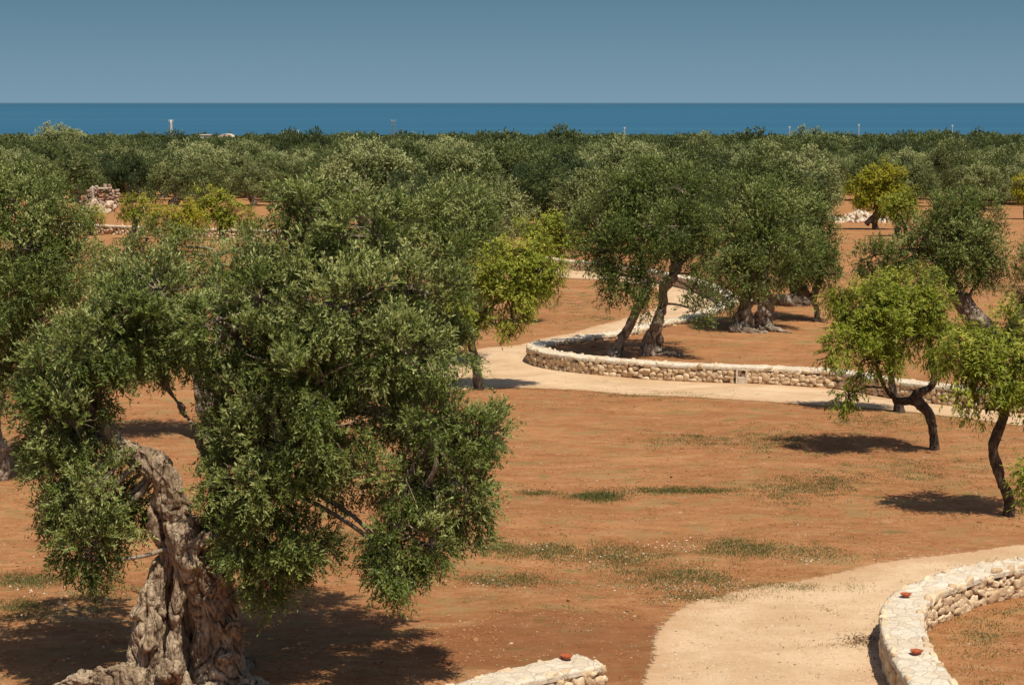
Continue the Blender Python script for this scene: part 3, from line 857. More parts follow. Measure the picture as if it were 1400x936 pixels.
T1 = custom_olive((870, 486),
  [[(840, 490, 0, .25), (850, 465, 0, .19), (863, 440, 0, .17), (878, 412, .1, .16), (885, 385, .2, .16), (870, 340, .3, .12), (850, 300, .3, .08)],
   [(886, 490, 0, .30), (888, 465, 0, .25), (900, 440, 0, .21), (908, 415, 0, .16), (907, 395, 0, .15), (922, 374, 0, .2), (922, 350, .2, .18), (908, 325, .3, .16), (900, 290, .3, .1), (930, 260, .3, .07)],
   [(895, 488, .1, .16), (903, 470, .1, .15), (898, 452, .1, .15)],
   [(922, 374, 0, .14), (945, 340, .1, .09), (970, 300, .2, .07)],
   [(845, 485, -.3, .16), (835, 493, -.7, .05)], [(898, 482, 0, .16), (920, 484, -.2, .09), (945, 487, -.3, .04)]],
  [(845, 290, .3, 36), (820, 315, 0, 30), (870, 262, .4, 36), (910, 258, .5, 36), (948, 270, .3, 36), (958, 300, .2, 26), (955, 335, .3, 24), (948, 352, -.2, 22), (880, 310, -.5, 38), (925, 310, -.6, 34), (845, 345, -.3, 34),
   (850, 375, -.3, 24), (842, 395, -.3, 16), (885, 360, -.7, 26), (882, 385, -.9, 18), (880, 422, -1.0, 13), (948, 400, -.8, 19), (950, 425, -.8, 15), (968, 318, .3, 14), (948, 375, -.2, 14), (812, 350, .2, 22), (800, 300, .6, 18), (870, 330, 1.8, 40), (925, 320, 1.8, 36), (835, 262, .8, 22), (870, 236, .6, 16)],
  'leaning olive tree with two crossing trunks inside the curved wall', 41, dens=13, shoots=20, rc=.30, lw=.036, gaps=.03)
T2 = custom_olive((1028, 450),
  [[(1016, 452, 0, .42), (1016, 435, 0, .36), (1020, 420, 0, .24), (1024, 400, .1, .2), (1020, 370, .2, .12)],
   [(1046, 452, 0, .40), (1044, 435, 0, .34), (1048, 415, 0, .28), (1040, 395, 0, .28), (1044, 375, .1, .22), (1055, 340, .3, .14), (1060, 300, .3, .1)],
   [(1034, 412, .1, .22), (1036, 395, 0, .24), (1032, 370, 0, .14)],
   [(1015, 446, -.2, .26), (1005, 448, -.5, .22), (998, 452, -.7, .1)], [(1045, 450, -.3, .24), (1065, 452, -.5, .14), (1085, 455, -.7, .05)], [(1010, 452, -.6, .2), (1030, 455, -.8, .18), (1050, 456, -.8, .1)]],
  [(1010, 360, -.2, 30), (1035, 330, 0, 36), (1070, 335, .2, 34), (1005, 320, .4, 32), (1040, 290, .5, 34), (1080, 300, .5, 30), (994, 378, -.1, 17), (1000, 405, -.2, 16), (1060, 365, -.3, 28), (1090, 355, .2, 24), (1030, 375, -.5, 22), (992, 345, .6, 20), (1020, 265, 1, 26), (1060, 265, 1.2, 22), (992, 305, 1.2, 20), (1000, 385, .8, 20), (1040, 340, 2.2, 38)],
  'stout olive tree with a pierced squat trunk right of the leaning pair', 57, dens=13, shoots=20, rc=.30, lw=.036, gaps=.03)
T2b = custom_olive((1118, 439),
  [[(1118, 440, 0, .17), (1117, 425, 0, .14), (1113, 410, 0, .13), (1116, 395, 0, .13), (1122, 375, .1, .1), (1120, 340, .2, .07)], [(1113, 412, 0, .1), (1100, 398, .2, .08), (1090, 380, .3, .06)]],
  [(1110, 300, .3, 26), (1095, 325, 0, 26), (1125, 330, 0, 24), (1108, 355, -.3, 26), (1135, 355, 0, 18), (1090, 360, .2, 20), (1128, 375, -.2, 16), (1085, 290, .8, 24), (1110, 275, .9, 18), (1145, 375, .1, 9), (1100, 378, .3, 16)],
  'slender olive tree with a thin curved trunk beside the squat one', 63, dens=13, shoots=20, rc=.30, lw=.036, gaps=.03)
T2c = custom_olive((1096, 417),
  [[(1101, 419, 0, .3), (1099, 405, 0, .26), (1094, 392, 0, .24), (1090, 380, .1, .18), (1085, 350, .2, .12)], [(1088, 417, .3, .2), (1085, 400, .3, .15), (1080, 385, .3, .14)], [(1098, 418, -.2, .22), (1080, 412, -.2, .3), (1062, 410, 0, .22)]],
  [(1075, 350, 0, 30), (1100, 330, .2, 28), (1060, 320, .5, 28), (1085, 300, .8, 28), (1110, 365, -.3, 18), (1068, 375, -.3, 16), (1125, 350, .6, 20)],
  'olive tree with dark trunk and sprawling pale root behind the slender one', 69, dens=12, shoots=20, lw=.036)
T3 = custom_olive((1345, 458),
  [[(1350, 465, 0, .44), (1338, 442, 0, .42), (1322, 422, 0, .38), (1310, 406, 0, .32), (1303, 392, .1, .26), (1290, 370, .2, .14), (1260, 340, .2, .09)], [(1320, 418, 0, .12), (1330, 398, .1, .10), (1340, 375, .2, .09), (1345, 340, .2, .07)], [(1303, 395, .1, .16), (1305, 360, .2, .12), (1310, 310, .2, .09)]],
  [(1300, 290, .3, 32), (1335, 295, .3, 30), (1270, 320, .2, 30), (1315, 330, -.4, 36), (1350, 330, .1, 28), (1368, 355, 0, 18), (1280, 360, -.4, 30), (1320, 362, -.3, 24), (1350, 375, -.2, 16), (1240, 345, 0, 24), (1220, 355, 0, 20), (1195, 350, 0, 22), (1180, 355, .2, 14), (1210, 380, -.2, 16), (1240, 380, -.2, 18), (1335, 388, .3, 10), (1275, 385, 0, 12), (1300, 320, 2, 36), (1340, 340, 1.8, 28), (1310, 268, .4, 14)],
  'olive tree with a thick trunk leaning left above the bright green almond', 71, dens=13, shoots=20, rc=.30, lw=.036, gaps=0)
T4 = custom_olive((1380, 470),
  [[(1378, 470, 0, .3), (1385, 450, 0, .26), (1398, 420, 0, .22), (1415, 390, 0, .18), (1440, 350, .2, .12)]],
  [(1405, 395, -.2, 16), (1430, 360, 0, 34), (1465, 340, 0, 36), (1490, 370, 0, 30), (1440, 320, .4, 30), (1392, 400, -.3, 8), (1470, 300, .5, 26), (1400, 380, 0, 12)],
  'olive tree mostly out of frame with a dark trunk leaning right at the right edge', 77, dens=12, shoots=20, lw=.036)
T5 = custom_olive((618, 496),
  [[(616, 497, 0, .22), (612, 470, 0, .18), (620, 440, .1, .16), (625, 400, .2, .14), (630, 340, .2, .1)], [(625, 400, .2, .12), (590, 350, .4, .08)]],
  [(640, 300, .2, 36), (600, 305, .3, 34), (665, 320, 0, 26), (620, 340, -.3, 40), (655, 350, -.2, 28), (585, 340, .2, 30), (640, 385, -.3, 30), (600, 390, 0, 34), (665, 375, 0, 16), (620, 275, .6, 26), (655, 275, .4, 22), (620, 430, -.3, 28), (650, 425, -.5, 22), (590, 430, .3, 26), (665, 400, -.2, 16)],
  'rounded grey-green olive tree filling the gap behind the right side of the ancient one', 81, dens=12, shoots=20, lw=.034, gaps=0)
T6 = custom_olive((2, 655),
  [[(-6, 660, 0, .3), (-2, 620, 0, .24), (-8, 580, .1, .2), (0, 520, .2, .17), (30, 440, .2, .12), (50, 360, .2, .09)], [(0, 520, .2, .13), (-40, 440, .2, .1)]],
  [(20, 276, .2, 40), (70, 285, .2, 34), (-30, 280, .2, 44), (45, 258, .5, 22), (-5, 262, .5, 26), (60, 310, 0, 40), (92, 320, 0, 30), (30, 340, -.5, 52), (75, 370, -.3, 44), (100, 360, .3, 26), (20, 400, -.5, 52), (70, 430, -.3, 42), (-40, 340, 0, 60), (-30, 430, 0, 60), (25, 460, -.3, 44), (60, 480, 0, 30), (-20, 490, 0, 40), (10, 260, .3, 26), (50, 265, .4, 24), (25, 500, -.2, 26), (40, 380, 2, 60)],
  'dense grey-green olive tree at the left edge behind the ancient one', 87, dens=14, shoots=22, rc=.28, ll=.085, lw=.028, gaps=0)
T7 = custom_olive((285, 600),
  [[(290, 604, 0, .32), (285, 560, 0, .26), (275, 500, .1, .22), (272, 430, .2, .17), (285, 390, .2, .13), (300, 350, .3, .09)], [(275, 500, .1, .16), (230, 430, .2, .10), (190, 380, .2, .08)], [(275, 500, .1, .16), (320, 440, .2, .1), (350, 390, .2, .07)]],
  [(215, 357, .2, 37), (165, 372, .2, 35), (140, 397, .3, 30), (250, 352, .3, 30), (300, 372, .1, 33), (340, 367, .2, 32), (360, 397, .2, 30), (190, 412, -.3, 37), (240, 397, -.2, 30), (320, 412, -.2, 26), (155, 442, 0, 33), (130, 362, .6, 21), (380, 362, .4, 19), (230, 442, -.2, 30), (345, 342, .5, 18), (200, 327, .5, 18), (180, 472, 0, 35), (240, 332, .5, 16)],
  'pale grey-green olive tree showing between the ancient tree and the yellow saplings', 93, dens=14, shoots=22, rc=.28, ll=.085, lw=.028, gaps=0)

# ---- almond trees
AK = dict(mat='almond', bark='bark_dark', cat='almond tree', name='almond_tree', group='young almond trees', leafdown=.55, hang=.45, upb=.5, amp=.022, freq=4, voxel=.028, slen=.26, rc=.26, twist=.4, ysq=.62)
A1 = custom_olive((1276, 614),
  [[(1277, 617, 0, .155), (1277, 598, 0, .12), (1273, 578, 0, .125), (1268, 563, 0, .12), (1258, 552, 0, .13), (1250, 540, 0, .12), (1268, 532, 0, .09), (1277, 520, 0, .085), (1275, 500, .1, .08), (1270, 460, .1, .05)],
   [(1255, 550, 0, .1), (1240, 548, 0, .09), (1225, 546, 0, .08), (1210, 530, 0, .06), (1195, 490, .1, .04)]],
  [(1190, 450, -0.5, 30), (1160, 475, -0.7, 24), (1225, 425, -0.3, 32), (1265, 415, -0.3, 28), (1240, 465, -1.0, 33), (1200, 495, -1.0, 26), (1275, 460, -0.7, 30), (1180, 420, -0.3, 26), (1205, 395, -0.1, 22), (1155, 435, -0.2, 17), (1290, 480, -0.7, 20), (1160, 540, -0.9, 9), (1175, 515, -0.9, 13), (1260, 388, -0.1, 15), (1150, 400, -0.2, 11), (1285, 430, -0.2, 17)],
  'bright green almond tree with an S-bent trunk and drooping leaves', 101, dens=19, shoots=20, nl=9, ll=.125, lw=.031, gaps=.16, **AK)
A2 = custom_olive((1379, 705),
  [[(1379, 708, 0, .145), (1380, 690, 0, .115), (1376, 672, 0, .115), (1368, 655, 0, .10), (1360, 630, 0, .115), (1358, 610, 0, .10), (1366, 588, 0, .10), (1373, 565, 0, .10), (1375, 545, 0, .08), (1390, 500, .1, .05)], [(1373, 560, 0, .06), (1350, 530, -.1, .05), (1330, 500, 0, .035)], [(1375, 550, 0, .06), (1400, 540, .1, .05), (1430, 500, .1, .04)]],
  [(1345, 480, 0, 34), (1380, 460, .2, 34), (1320, 495, -.1, 28), (1355, 515, -.4, 32), (1390, 510, -.3, 34), (1420, 480, .1, 36), (1430, 520, -.2, 30), (1320, 525, -.2, 18), (1335, 548, -.3, 14), (1350, 560, -.3, 8), (1405, 550, -.4, 22), (1380, 440, .5, 14), (1310, 465, .2, 16), (1450, 500, 0, 30), (1345, 450, .4, 16)],
  'bright green almond tree with a tall crooked trunk at the right edge', 107, dens=17, shoots=20, nl=9, ll=.12, lw=.030, gaps=.12, **AK)
A3 = custom_olive((1229, 563),
  [[(1230, 565, 0, .17), (1228, 550, 0, .14), (1222, 535, 0, .12), (1215, 500, .1, .09), (1210, 450, .1, .06)]],
  [(1185, 410, 0, 24), (1215, 400, 0, 24), (1160, 425, 0, 20), (1200, 440, -.2, 26), (1235, 425, 0, 22), (1175, 455, 0, 20), (1225, 470, -.2, 20), (1150, 400, .2, 10)],
  'green almond tree standing close behind the S-bent one', 113, dens=18, shoots=18, nl=8, ll=.11, lw=.034, **AK)
A4 = custom_olive((655, 532),
  [[(656, 534, 0, .17), (652, 510, 0, .14), (648, 485, 0, .13), (645, 462, 0, .11), (660, 430, .1, .09), (690, 400, .1, .07), (710, 370, .1, .05)]],
  [(700, 375, 0, 32), (735, 370, 0, 28), (715, 350, .2, 26), (690, 410, -.2, 26), (720, 400, -.2, 24), (748, 355, .1, 16), (685, 350, .3, 20), (700, 435, -.3, 18), (697, 458, -.3, 11), (650, 445, 0, 18), (735, 335, .3, 14), (670, 380, .3, 20), (752, 385, 0, 13), (640, 420, .2, 20)],
  'yellow-green almond tree with a straight slender trunk beside the path fork', 119, dens=20, shoots=20, nl=8, ll=.11, lw=.034, **{**AK})
A5 = custom_olive((716, 441),
  [[(716, 443, 0, .15), (718, 430, 0, .12), (722, 410, 0, .1), (720, 385, 0, .07)]],
  [(725, 395, 0, 18), (738, 385, 0, 16), (715, 385, 0, 16), (728, 375, 0, 16), (722, 412, 0, 10)],
  'small almond tree half hidden behind the yellow-green one', 127, dens=16, shoots=14, nl=7, ll=.13, lw=.04, **AK)
AKY = {**AK, 'mat': 'almond_yellow'}
AS = dict(gaps=0, dens=9, shoots=16, nl=6, ll=.18, lw=.06, voxel=.05, amp=.03, rc=.34, slen=.34)
custom_olive((181, 327), [[(180, 328, 0, .26), (182, 318, 0, .22), (185, 306, 0, .2), (180, 292, 0, .12)], [(184, 308, 0, .14), (192, 298, 0, .12), (196, 288, 0, .08)]],
  [(174, 284, 0, 12), (186, 280, 0, 12), (168, 288, 0, 7), (196, 284, 0, 10), (204, 284, 0, 8), (180, 274, 0, 7)], 'small green almond tree with forked dark trunk before the distant wall at left', 131, **{**AK, **AS})
custom_olive((303, 329), [[(304, 332, 0, .22), (304, 320, 0, .2), (300, 308, 0, .14), (296, 295, 0, .1)], [(304, 320, 0, .14), (314, 308, 0, .12), (320, 295, 0, .08)]],
  [(285, 285, 0, 16), (300, 280, 0, 17), (315, 290, 0, 16), (330, 295, 0, 13), (275, 275, 0, 11), (305, 298, 0, 12), (290, 268, 0, 9), (338, 300, 0, 8)], 'bright yellow-green almond tree with a forked trunk left of the big crown', 137, **{**AK, **AS})
custom_olive((124, 322), [[(124, 324, 0, .16), (125, 312, 0, .14), (127, 300, 0, .1)]],
  [(122, 296, 0, 9), (132, 294, 0, 9), (128, 303, 0, 8), (117, 302, 0, 6)], 'very small almond tree at the left end of the distant wall', 139, **{**AK, **AS})
custom_olive((240, 345), [[(240, 346, 0, .16), (238, 330, 0, .14), (242, 310, 0, .1)]],
  [(225, 298, 0, 16), (250, 295, 0, 17), (268, 300, 0, 14), (212, 305, 0, 11), (240, 312, 0, 14), (262, 288, 0, 10)], 'broad yellowing almond tree between two green saplings at left', 141, **{**AKY, **AS})
custom_olive((1196, 314), [[(1198, 316, 0, .26), (1196, 304, 0, .22), (1200, 292, 0, .2), (1196, 278, 0, .12)], [(1184, 307, 0, .22), (1192, 298, 0, .2), (1202, 286, 0, .14)]],
  [(1185, 255, 0, 20), (1205, 250, 0, 22), (1170, 247, 0, 12), (1222, 245, 0, 15), (1195, 272, 0, 18), (1215, 268, 0, 17), (1178, 268, 0, 12), (1228, 262, 0, 12), (1195, 240, 0, 10)], 'yellow almond tree with crossing trunks beside the rubble heap', 149, **{**AKY, **AS})
custom_olive((1226, 323), [[(1226, 325, 0, .2), (1227, 312, 0, .17), (1226, 298, 0, .14), (1222, 285, 0, .1)], [(1239, 319, 0, .2), (1236, 308, 0, .17), (1228, 298, 0, .14)]],
  [(1222, 282, 0, 14), (1236, 278, 0, 14), (1210, 285, 0, 10), (1245, 285, 0, 9), (1230, 292, 0, 9), (1240, 268, 0, 10)], 'lower yellow-green almond tree right of the crossing trunks', 151, **{**AK, **AS})
custom_olive((1402, 300), [[(1402, 301, 0, .2), (1402, 285, 0, .16), (1405, 270, 0, .1)]],
  [(1398, 255, 0, 11), (1410, 250, 0, 14), (1404, 266, 0, 12), (1420, 262, 0, 12)], 'yellow almond tree cut off by the right edge of the grove', 153, **{**AKY, **AS})
custom_olive((765, 352), [[(765, 353, 0, .2), (765, 340, 0, .16), (760, 328, 0, .1)]],
  [(735, 320, 0, 16), (755, 315, 0, 18), (775, 320, 0, 16), (745, 335, 0, 13), (768, 335, 0, 13), (720, 312, 0, 10), (755, 302, 0, 10), (786, 328, 0, 8)], 'leafy green almond bush just above the far bend of the path', 157, **{**AK, **AS})
# almond whose shade falls on the wall at the right edge
custom_olive((1455, 805), [[(1455, 808, 0, .15), (1452, 770, 0, .12), (1460, 730, 0, .12), (1456, 690, 0, .1), (1470, 640, .1, .07)]],
  [(1450, 620, 0, 45), (1500, 600, 0, 45), (1475, 570, 0, 40), (1430, 650, -.1, 22), (1460, 670, -.2, 34), (1510, 650, 0, 36), (1416, 662, -.1, 12), (1414, 640, .0, 10)],
  'almond tree outside the right edge with only a leafy sprig in frame', 161, dens=16, shoots=18, nl=8, ll=.10, lw=.027, **AK)

# ------------------------------------------------------------------ olive grove
def generic(seed, nleaf):
    rg = random.Random(seed); rng = np.random.default_rng(seed)
    bl = []
    nb = rg.randint(10, 13)
    for i in range(nb):
        a = i * 2.399 + rg.uniform(-.4, .4); ring = math.sqrt((i + .6) / nb)
        R = 2.35 * ring
        z = 4.7 - 1.6 * ring ** 2 + rg.uniform(-.5, .6)
        bl.append((R * math.cos(a), R * math.sin(a), z, rg.uniform(.8, 1.3)))
    for i in range(7):
        a = i * .9 + rg.uniform(-.3, .3); bl.append((2.25 * math.cos(a), 2.25 * math.sin(a), rg.uniform(1.7, 2.7), rg.uniform(.7, 1.1)))
    V, Fq, ti, sh = leaves(rng, bl, dens=4.6, rc=.46, shoots=nleaf, nl=6, slen=.38, ll=.185, lw=.078, hang=.5, upb=.5, cull=.7, inner=.2, gaps=.04, nthr=-.12, nfreq=1.7)
    crown = np_mesh('crown', V, Fq, M['olive_far'], tint=ti)
    lean = rg.uniform(-.5, .5)
    tb = [tube([(0, 0, -.2), (.1, 0, .5), (lean, .1, 1.2), (lean + .6, .3, 2.4), (lean + 1.1, .5, 4)], [.6, .42, .35, .2, .08], 9, .3, seed),
          tube([(-.1, 0, -.2), (-.2, .1, .6), (-.3, 0, 1.4), (-1.0, -.3, 2.6), (-1.4, -.5, 4)], [.5, .36, .3, .18, .08], 9, .3, seed + 1),
          tube([(lean * .5, 0, 1.0), (.1, -.6, 2.2), (.2, -1.0, 3.8)], [.26, .18, .07], 7, .3, seed + 2)]
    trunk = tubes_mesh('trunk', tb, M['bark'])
    return trunk, crown
variants = [generic(200 + i, 23) for i in range(6)]
print('grove variant leaves', [len(v[1].polygons) for v in variants])
hand = [np.array(o.location[:2]) for o in bpy.data.objects if o.type == 'EMPTY' and o.name.startswith(('olive_tree', 'almond_tree'))]
def edge_y(px):
    return float(np.interp(px, [-100, 90, 120, 150, 330, 420, 480, 600, 700, 800, 900, 1120, 1150, 1260, 1330, 1500],
                           [300, 292, 262, 283, 285, 290, 330, 372, 352, 343, 350, 350, 284, 284, 292, 292]))
pts = []
rg = random.Random(99)
y = 78.0
while y < 1520:
    sp = 7.9 if y < 450 else (8.5 if y < 800 else 11)
    half = .285 * y + 9
    x = -half + rg.uniform(0, sp)
    while x < half:
        X_, Y_ = x + rg.uniform(-1.9, 1.9), y + rg.uniform(-1.9, 1.9)
        z_ = float(height(X_, Y_)); px, py = to_px(X_, Y_, z_)
        if py < edge_y(px) and all(np.hypot(X_ - h[0], Y_ - h[1]) > 4.6 for h in hand):
            pts.append((Y_, X_, z_))
        x += sp
    y += sp
pts.sort()
print('grove trees', len(pts))
NIND = 285
group_near = 'olive trees of the grove behind the stone walls'
for i, (Y_, X_, z_) in enumerate(pts[:NIND]):
    tr, cr = variants[i % 6] if rg.random() > .5 else variants[rg.randint(0, 5)]
    o = empty('olive_tree', (X_, Y_, z_), 'one of the rounded dense olive trees crowded in the grove behind the walls and clearings', 'olive tree', group_near)
    s = rg.uniform(.72, 1.2)
    if 1150 < to_px(X_, Y_, z_)[0] < 1260 and Y_ < 190: s *= .85
    o.scale = (s * rg.uniform(.92, 1.1), s * rg.uniform(.92, 1.1), s * rg.uniform(.78, .98)); o.rotation_euler = (0, 0, rg.uniform(0, 6.28))
    ob('trunk', tr, o); ob('crown', cr, o)
print('last individual at', pts[NIND][0])
# the tall tree that breaks the skyline at left, the dark one at right
for (px, top, Y_, s, lab) in [(80, 168, 330, 1.45, 'tallest olive tree rising above the grove against the sea at far left'),
                              (1108, 173, 260, 1.25, 'tall dark olive tree rising above the grove skyline right of centre')]:
    x_ = (px - 700) / F * Y_ * 1.0; z_ = float(height(x_, Y_))
    o = empty('olive_tree', (x_, Y_, z_), lab, 'olive tree', 'tall olive trees on the skyline')
    ztop = P(px, top, Y_)[2]; s = (ztop - z_) / 6.2
    o.scale = (s * 1.35, s * 1.1, s)
    ob('trunk', variants[1][0], o); ob('crown', variants[1][1], o)

# far wood: one mass of crowns
rngF = np.random.default_rng(5)
far_v = []
for s_ in range(4):
    rg2 = random.Random(s_ + 50); bl = []
    for i in range(9):
        a = i * 2.4; ring = math.sqrt((i + .5) / 9); bl.append((2.6 * ring * math.cos(a), 2.6 * ring * math.sin(a), 4.3 - 1.5 * ring ** 2 + rg2.uniform(-.4, .4), rg2.uniform(1.1, 1.6)))
    far_v.append([leaves(np.random.default_rng(s_ + 70), bl, dens=2.2, rc=.5, shoots=sh_, nl=nl_, slen=.6, ll=ll_, lw=ll_ * .5, cull=.6, gaps=.1)[:3] for sh_, nl_, ll_ in ((9, 4, .38), (4, 3, .6), (2, 2, 1.0))])
print('far leaves', [[len(b[1]) for b in a] for a in far_v])
VV, TT = [], []
for i, (Y_, X_, z_) in enumerate(pts[NIND:]):
    lod = 0 if Y_ < 380 else (1 if Y_ < 620 else 2)
    V, Fq, ti = far_v[i % 4][lod]
    s = rngF.uniform(.72, 1.15) * (.95 if Y_ < 450 else (.98 if Y_ < 800 else 1.02)); a = rngF.uniform(0, 6.28); ca, sa_ = math.cos(a), math.sin(a)
    if rngF.random() < .05: s *= 1.3
    vv = V * s * np.array([1, 1, rngF.uniform(.85, 1.1)])
    VV.append(np.stack([vv[:, 0] * ca - vv[:, 1] * sa_ + X_, vv[:, 0] * sa_ + vv[:, 1] * ca + Y_, vv[:, 2] + z_], 1).astype(np.float32))
    TT.append(np.clip(ti + rngF.uniform(-.22, .22) + min(.12, (Y_ - 300) / 5000), 0, 1))  # random tone per tree, plus distance haze put in as a paler tint
VV = np.vstack(VV); TT = np.concatenate(TT)
far = ob('distant_grove', np_mesh('distant_grove', VV, np.arange(len(VV)).reshape(-1, 4), M['olive_far'], tint=TT))
tag(far, 'distant mass of olive trees stretching to the coast', 'grove', kind='stuff')
print('far quads', len(TT))

# ------------------------------------------------------------------ distant poles, house, ruins
def pole(px, top, Y_, label, r=.22, cross=1, mat='concrete'):
    x_ = (px - 700) / F * Y_; z_ = float(height(x_, Y_)); zt = P(px, top, Y_)[2]; h = zt - z_
    o = empty('utility_pole', (x_, Y_, z_), label, 'utility pole', 'poles standing above the distant grove')
    ob('shaft', tubes_mesh('shaft', [tube([(0, 0, -.3), (0, 0, h * .4), (0, 0, h * .8), (0, 0, h)], [r * 1.2, r, r * .8, r * .6], 10, 0, 1, n=8)], M[mat]), o)
    if cross:
        for k in range(cross): join_boxes('crossarm', [(0, 0, h - .4 - k * 1.0, (1.3 if r > .21 else .7), .10, .12)], M['metal'], o)
        for sx in (-1, 0, 1):
            ob('insulator', lathe('insulator', [(.09, 0), (.12, .1), (.06, .16), (.12, .22), (.05, .34), (.001, .36)], M['concrete'], 10), o, (sx * (.58 if r > .21 else .3), 0, h - .33))
    return o
pole(237, 164, 420, 'thick white pole above the trees at far left', .42, 2)
pole(539, 164, 520, 'slim grey pole with crossarms left of centre on the skyline', .22, 2, 'greypole')
pole(410, 178, 620, 'short thin pole between the white pole and the grey pole', .16, 1)
pole(853, 174, 620, 'white pole just right of the picture centre on the skyline', .2, 1)
pole(1077, 173, 620, 'small pale pole left of the tall dark tree', .19, 1)
pole(1171, 170, 620, 'bright white pole right of the tall dark tree', .2, 1)
pole(1298, 171, 700, 'thin pale mast near the right end of the skyline', .2, 1)
pole(128, 254, 172, 'pale post standing before the ruined stone walls', .1, 0)
pole(404, 172 + 70, 250, 'faint grey pole among the near grove trees left of centre', .1, 1, 'greypole')

def house(px0, px1, top, Y_, label, vault=True):
    x0, x1 = (px0 - 700) / F * Y_, (px1 - 700) / F * Y_; w = x1 - x0; xc = (x0 + x1) / 2; z_ = float(height(xc, Y_)); h = P(px0, top, Y_)[2] - z_
    o = empty('farmhouse', (xc, Y_, z_), label, 'farmhouse')
    hw = h - (1.2 if vault else .3)
    join_boxes('wall', [(0, 0, hw / 2, w, 7, hw)], M['plaster'], o)
    if vault:
        V, Fq = [], []
        for i in range(13):
            a = math.pi * i / 12
            for yv in (-3.7, 3.7): V.append((-(w / 2 + .1) * math.cos(a), yv, hw + 1.2 * math.sin(a)))
        for i in range(12): Fq.append((2 * i, 2 * i + 1, 2 * i + 3, 2 * i + 2))
        me = bpy.data.meshes.new('roof'); me.from_pydata(V, [], Fq + [tuple(range(0, 26, 2)), tuple(range(25, 0, -2))]); me.materials.append(M['roof']); ob('roof', me, o)
    else: join_boxes('roof', [(0, 0, hw + .15, w + .4, 7.4, .3)], M['roof'], o)
    for k in (-1, 1):
        f = join_boxes('window', [(-.5, 0, 0, .1, .12, 1.3), (.5, 0, 0, .1, .12, 1.3), (0, 0, .6, .9, .12, .1), (0, 0, -.6, .9, .12, .1)], M['metal'], o, (k * w * .25, -3.53, hw * .72))
        join_boxes('pane', [(0, 0, 0, .9, .03, 1.1)], M['glass'], f)
house(303, 322, 183, 640, 'small cream farmhouse with a rounded roof at the edge of the sea')
house(278, 290, 184, 700, 'low pale flat-roofed farmhouse left of the rounded roof', False)

# rubble heaps
def rubble(pxa, pxb, py, hgt, label, seed, n, size=.25, depth=1.6):
    rng = np.random.default_rng(seed)
    a, b = G(pxa, py), G(pxb, py); mid = (a + b) / 2; mid[2] = float(height(mid[0], mid[1]))
    t = rng.random(n); dpt = rng.normal(0, depth * .4, n)
    hh = hgt * .8 * (.55 + .45 * np.sin(t * 9 + seed)) * np.clip(1.3 - (dpt / depth) ** 2 * 2, .1, 1)
    C = a[None] + (b - a)[None] * t[:, None]; C[:, 1] += dpt; C[:, 2] = height(C[:, 0], C[:, 1]) + hh * rng.random(n)
    fr = [nrm(rng.standard_normal((n, 3)))]
    fr.append(nrm(np.cross(fr[0], rng.standard_normal((n, 3))))); fr.append(np.cross(fr[0], fr[1]))
    s = size * rng.uniform(.5, 1.4, (3, n))
    V, Fc, sid = stones(C, fr[0], fr[1], fr[2], s[0], s[1] * .8, s[2] * .6, 1, rng, p=3.5, rough=.12)
    o = ob('rubble_heap', np_mesh('rubble_heap', V - mid, Fc, M['pebble'], tint=rng.random(n)[sid] * (.45 if pxa < 400 else .9)), None, mid)
    return tag(o, label, 'stone heap', 'heaps of loose field stones')
rubble(1132, 1212, 303, .9, 'heap of loose white stones along the edge of the grove at right', 3, 420, .28)
rubble(118, 152, 290, 1.2, 'low tumble of stones under the ruined walls at far left', 5, 260, .3, 2.0)
# ruined walls behind the tumble at left
rp = G(143, 284)
ru = empty('ruined_wall', rp, 'ruined pink-white stone wall with jagged top at far left among the trees', 'ruin')
rng = np.random.default_rng(8)
C, A, B, K, s1 = [], [], [], [], []
for (x0, x1, yo, top) in ((-1.2, 1.2, .5, lambda u: 1.9 + .3 * math.sin(u * 5)), (-2.2, -.9, 0, lambda u: 1.3 + .5 * math.sin(u * 4 + 1))):
    u = x0
    while u < x1:
        z = .1
        while z < top(u):
            if not (yo > .2 and 1.2 < z < 1.8 and -.5 < u < .2):
                for yd in (0, .3): C.append((u + rng.normal(0, .09), yo + yd + rng.normal(0, .04), z + rng.normal(0, .05)))
            z += .24
        u += .33
C = np.array(C); n_ = len(C)
V, Fc, sid = stones(C, np.tile([1., 0, 0], (n_, 1)), np.tile([0, 0, 1.], (n_, 1)), np.tile([0, 1., 0], (n_, 1)), rng.uniform(.11, .24, n_), rng.uniform(.08, .17, n_), np.full(n_, .2), 1, rng, p=4)
M['ruin'] = stone_material('weathered_ruin_stone', (.34, .22, .16), (.50, .37, .29), (.25, .16, .11))
ob('masonry', np_mesh('masonry', V, Fc, M['ruin'], tint=rng.random(n_)[sid]), ru)
join_boxes('lintel', [(-.15, .32, 1.86, 1.0, .35, .14)], M['plaster'], ru)

# ------------------------------------------------------------------ ground clutter (stuff)
rng = np.random.default_rng(77)
def area(px0, px1, py0, py1, n, soft=False):
    out = []
    for _ in range(n):
        if soft: px, py = rng.normal((px0 + px1) / 2, (px1 - px0) / 3.2), rng.normal((py0 + py1) / 2, (py1 - py0) / 3.2)
        else: px, py = rng.uniform(px0, px1), rng.uniform(py0, py1)
        out.append(G(px, py))
    return np.array(out)
def scatter_world(n, y0, y1):
    y = rng.uniform(y0, y1, n); x = rng.uniform(-1, 1, n) * (.3 * y + 1)
    return np.stack([x, y, height(x, y)], 1)
pp = scatter_world(7000, 20, 45)
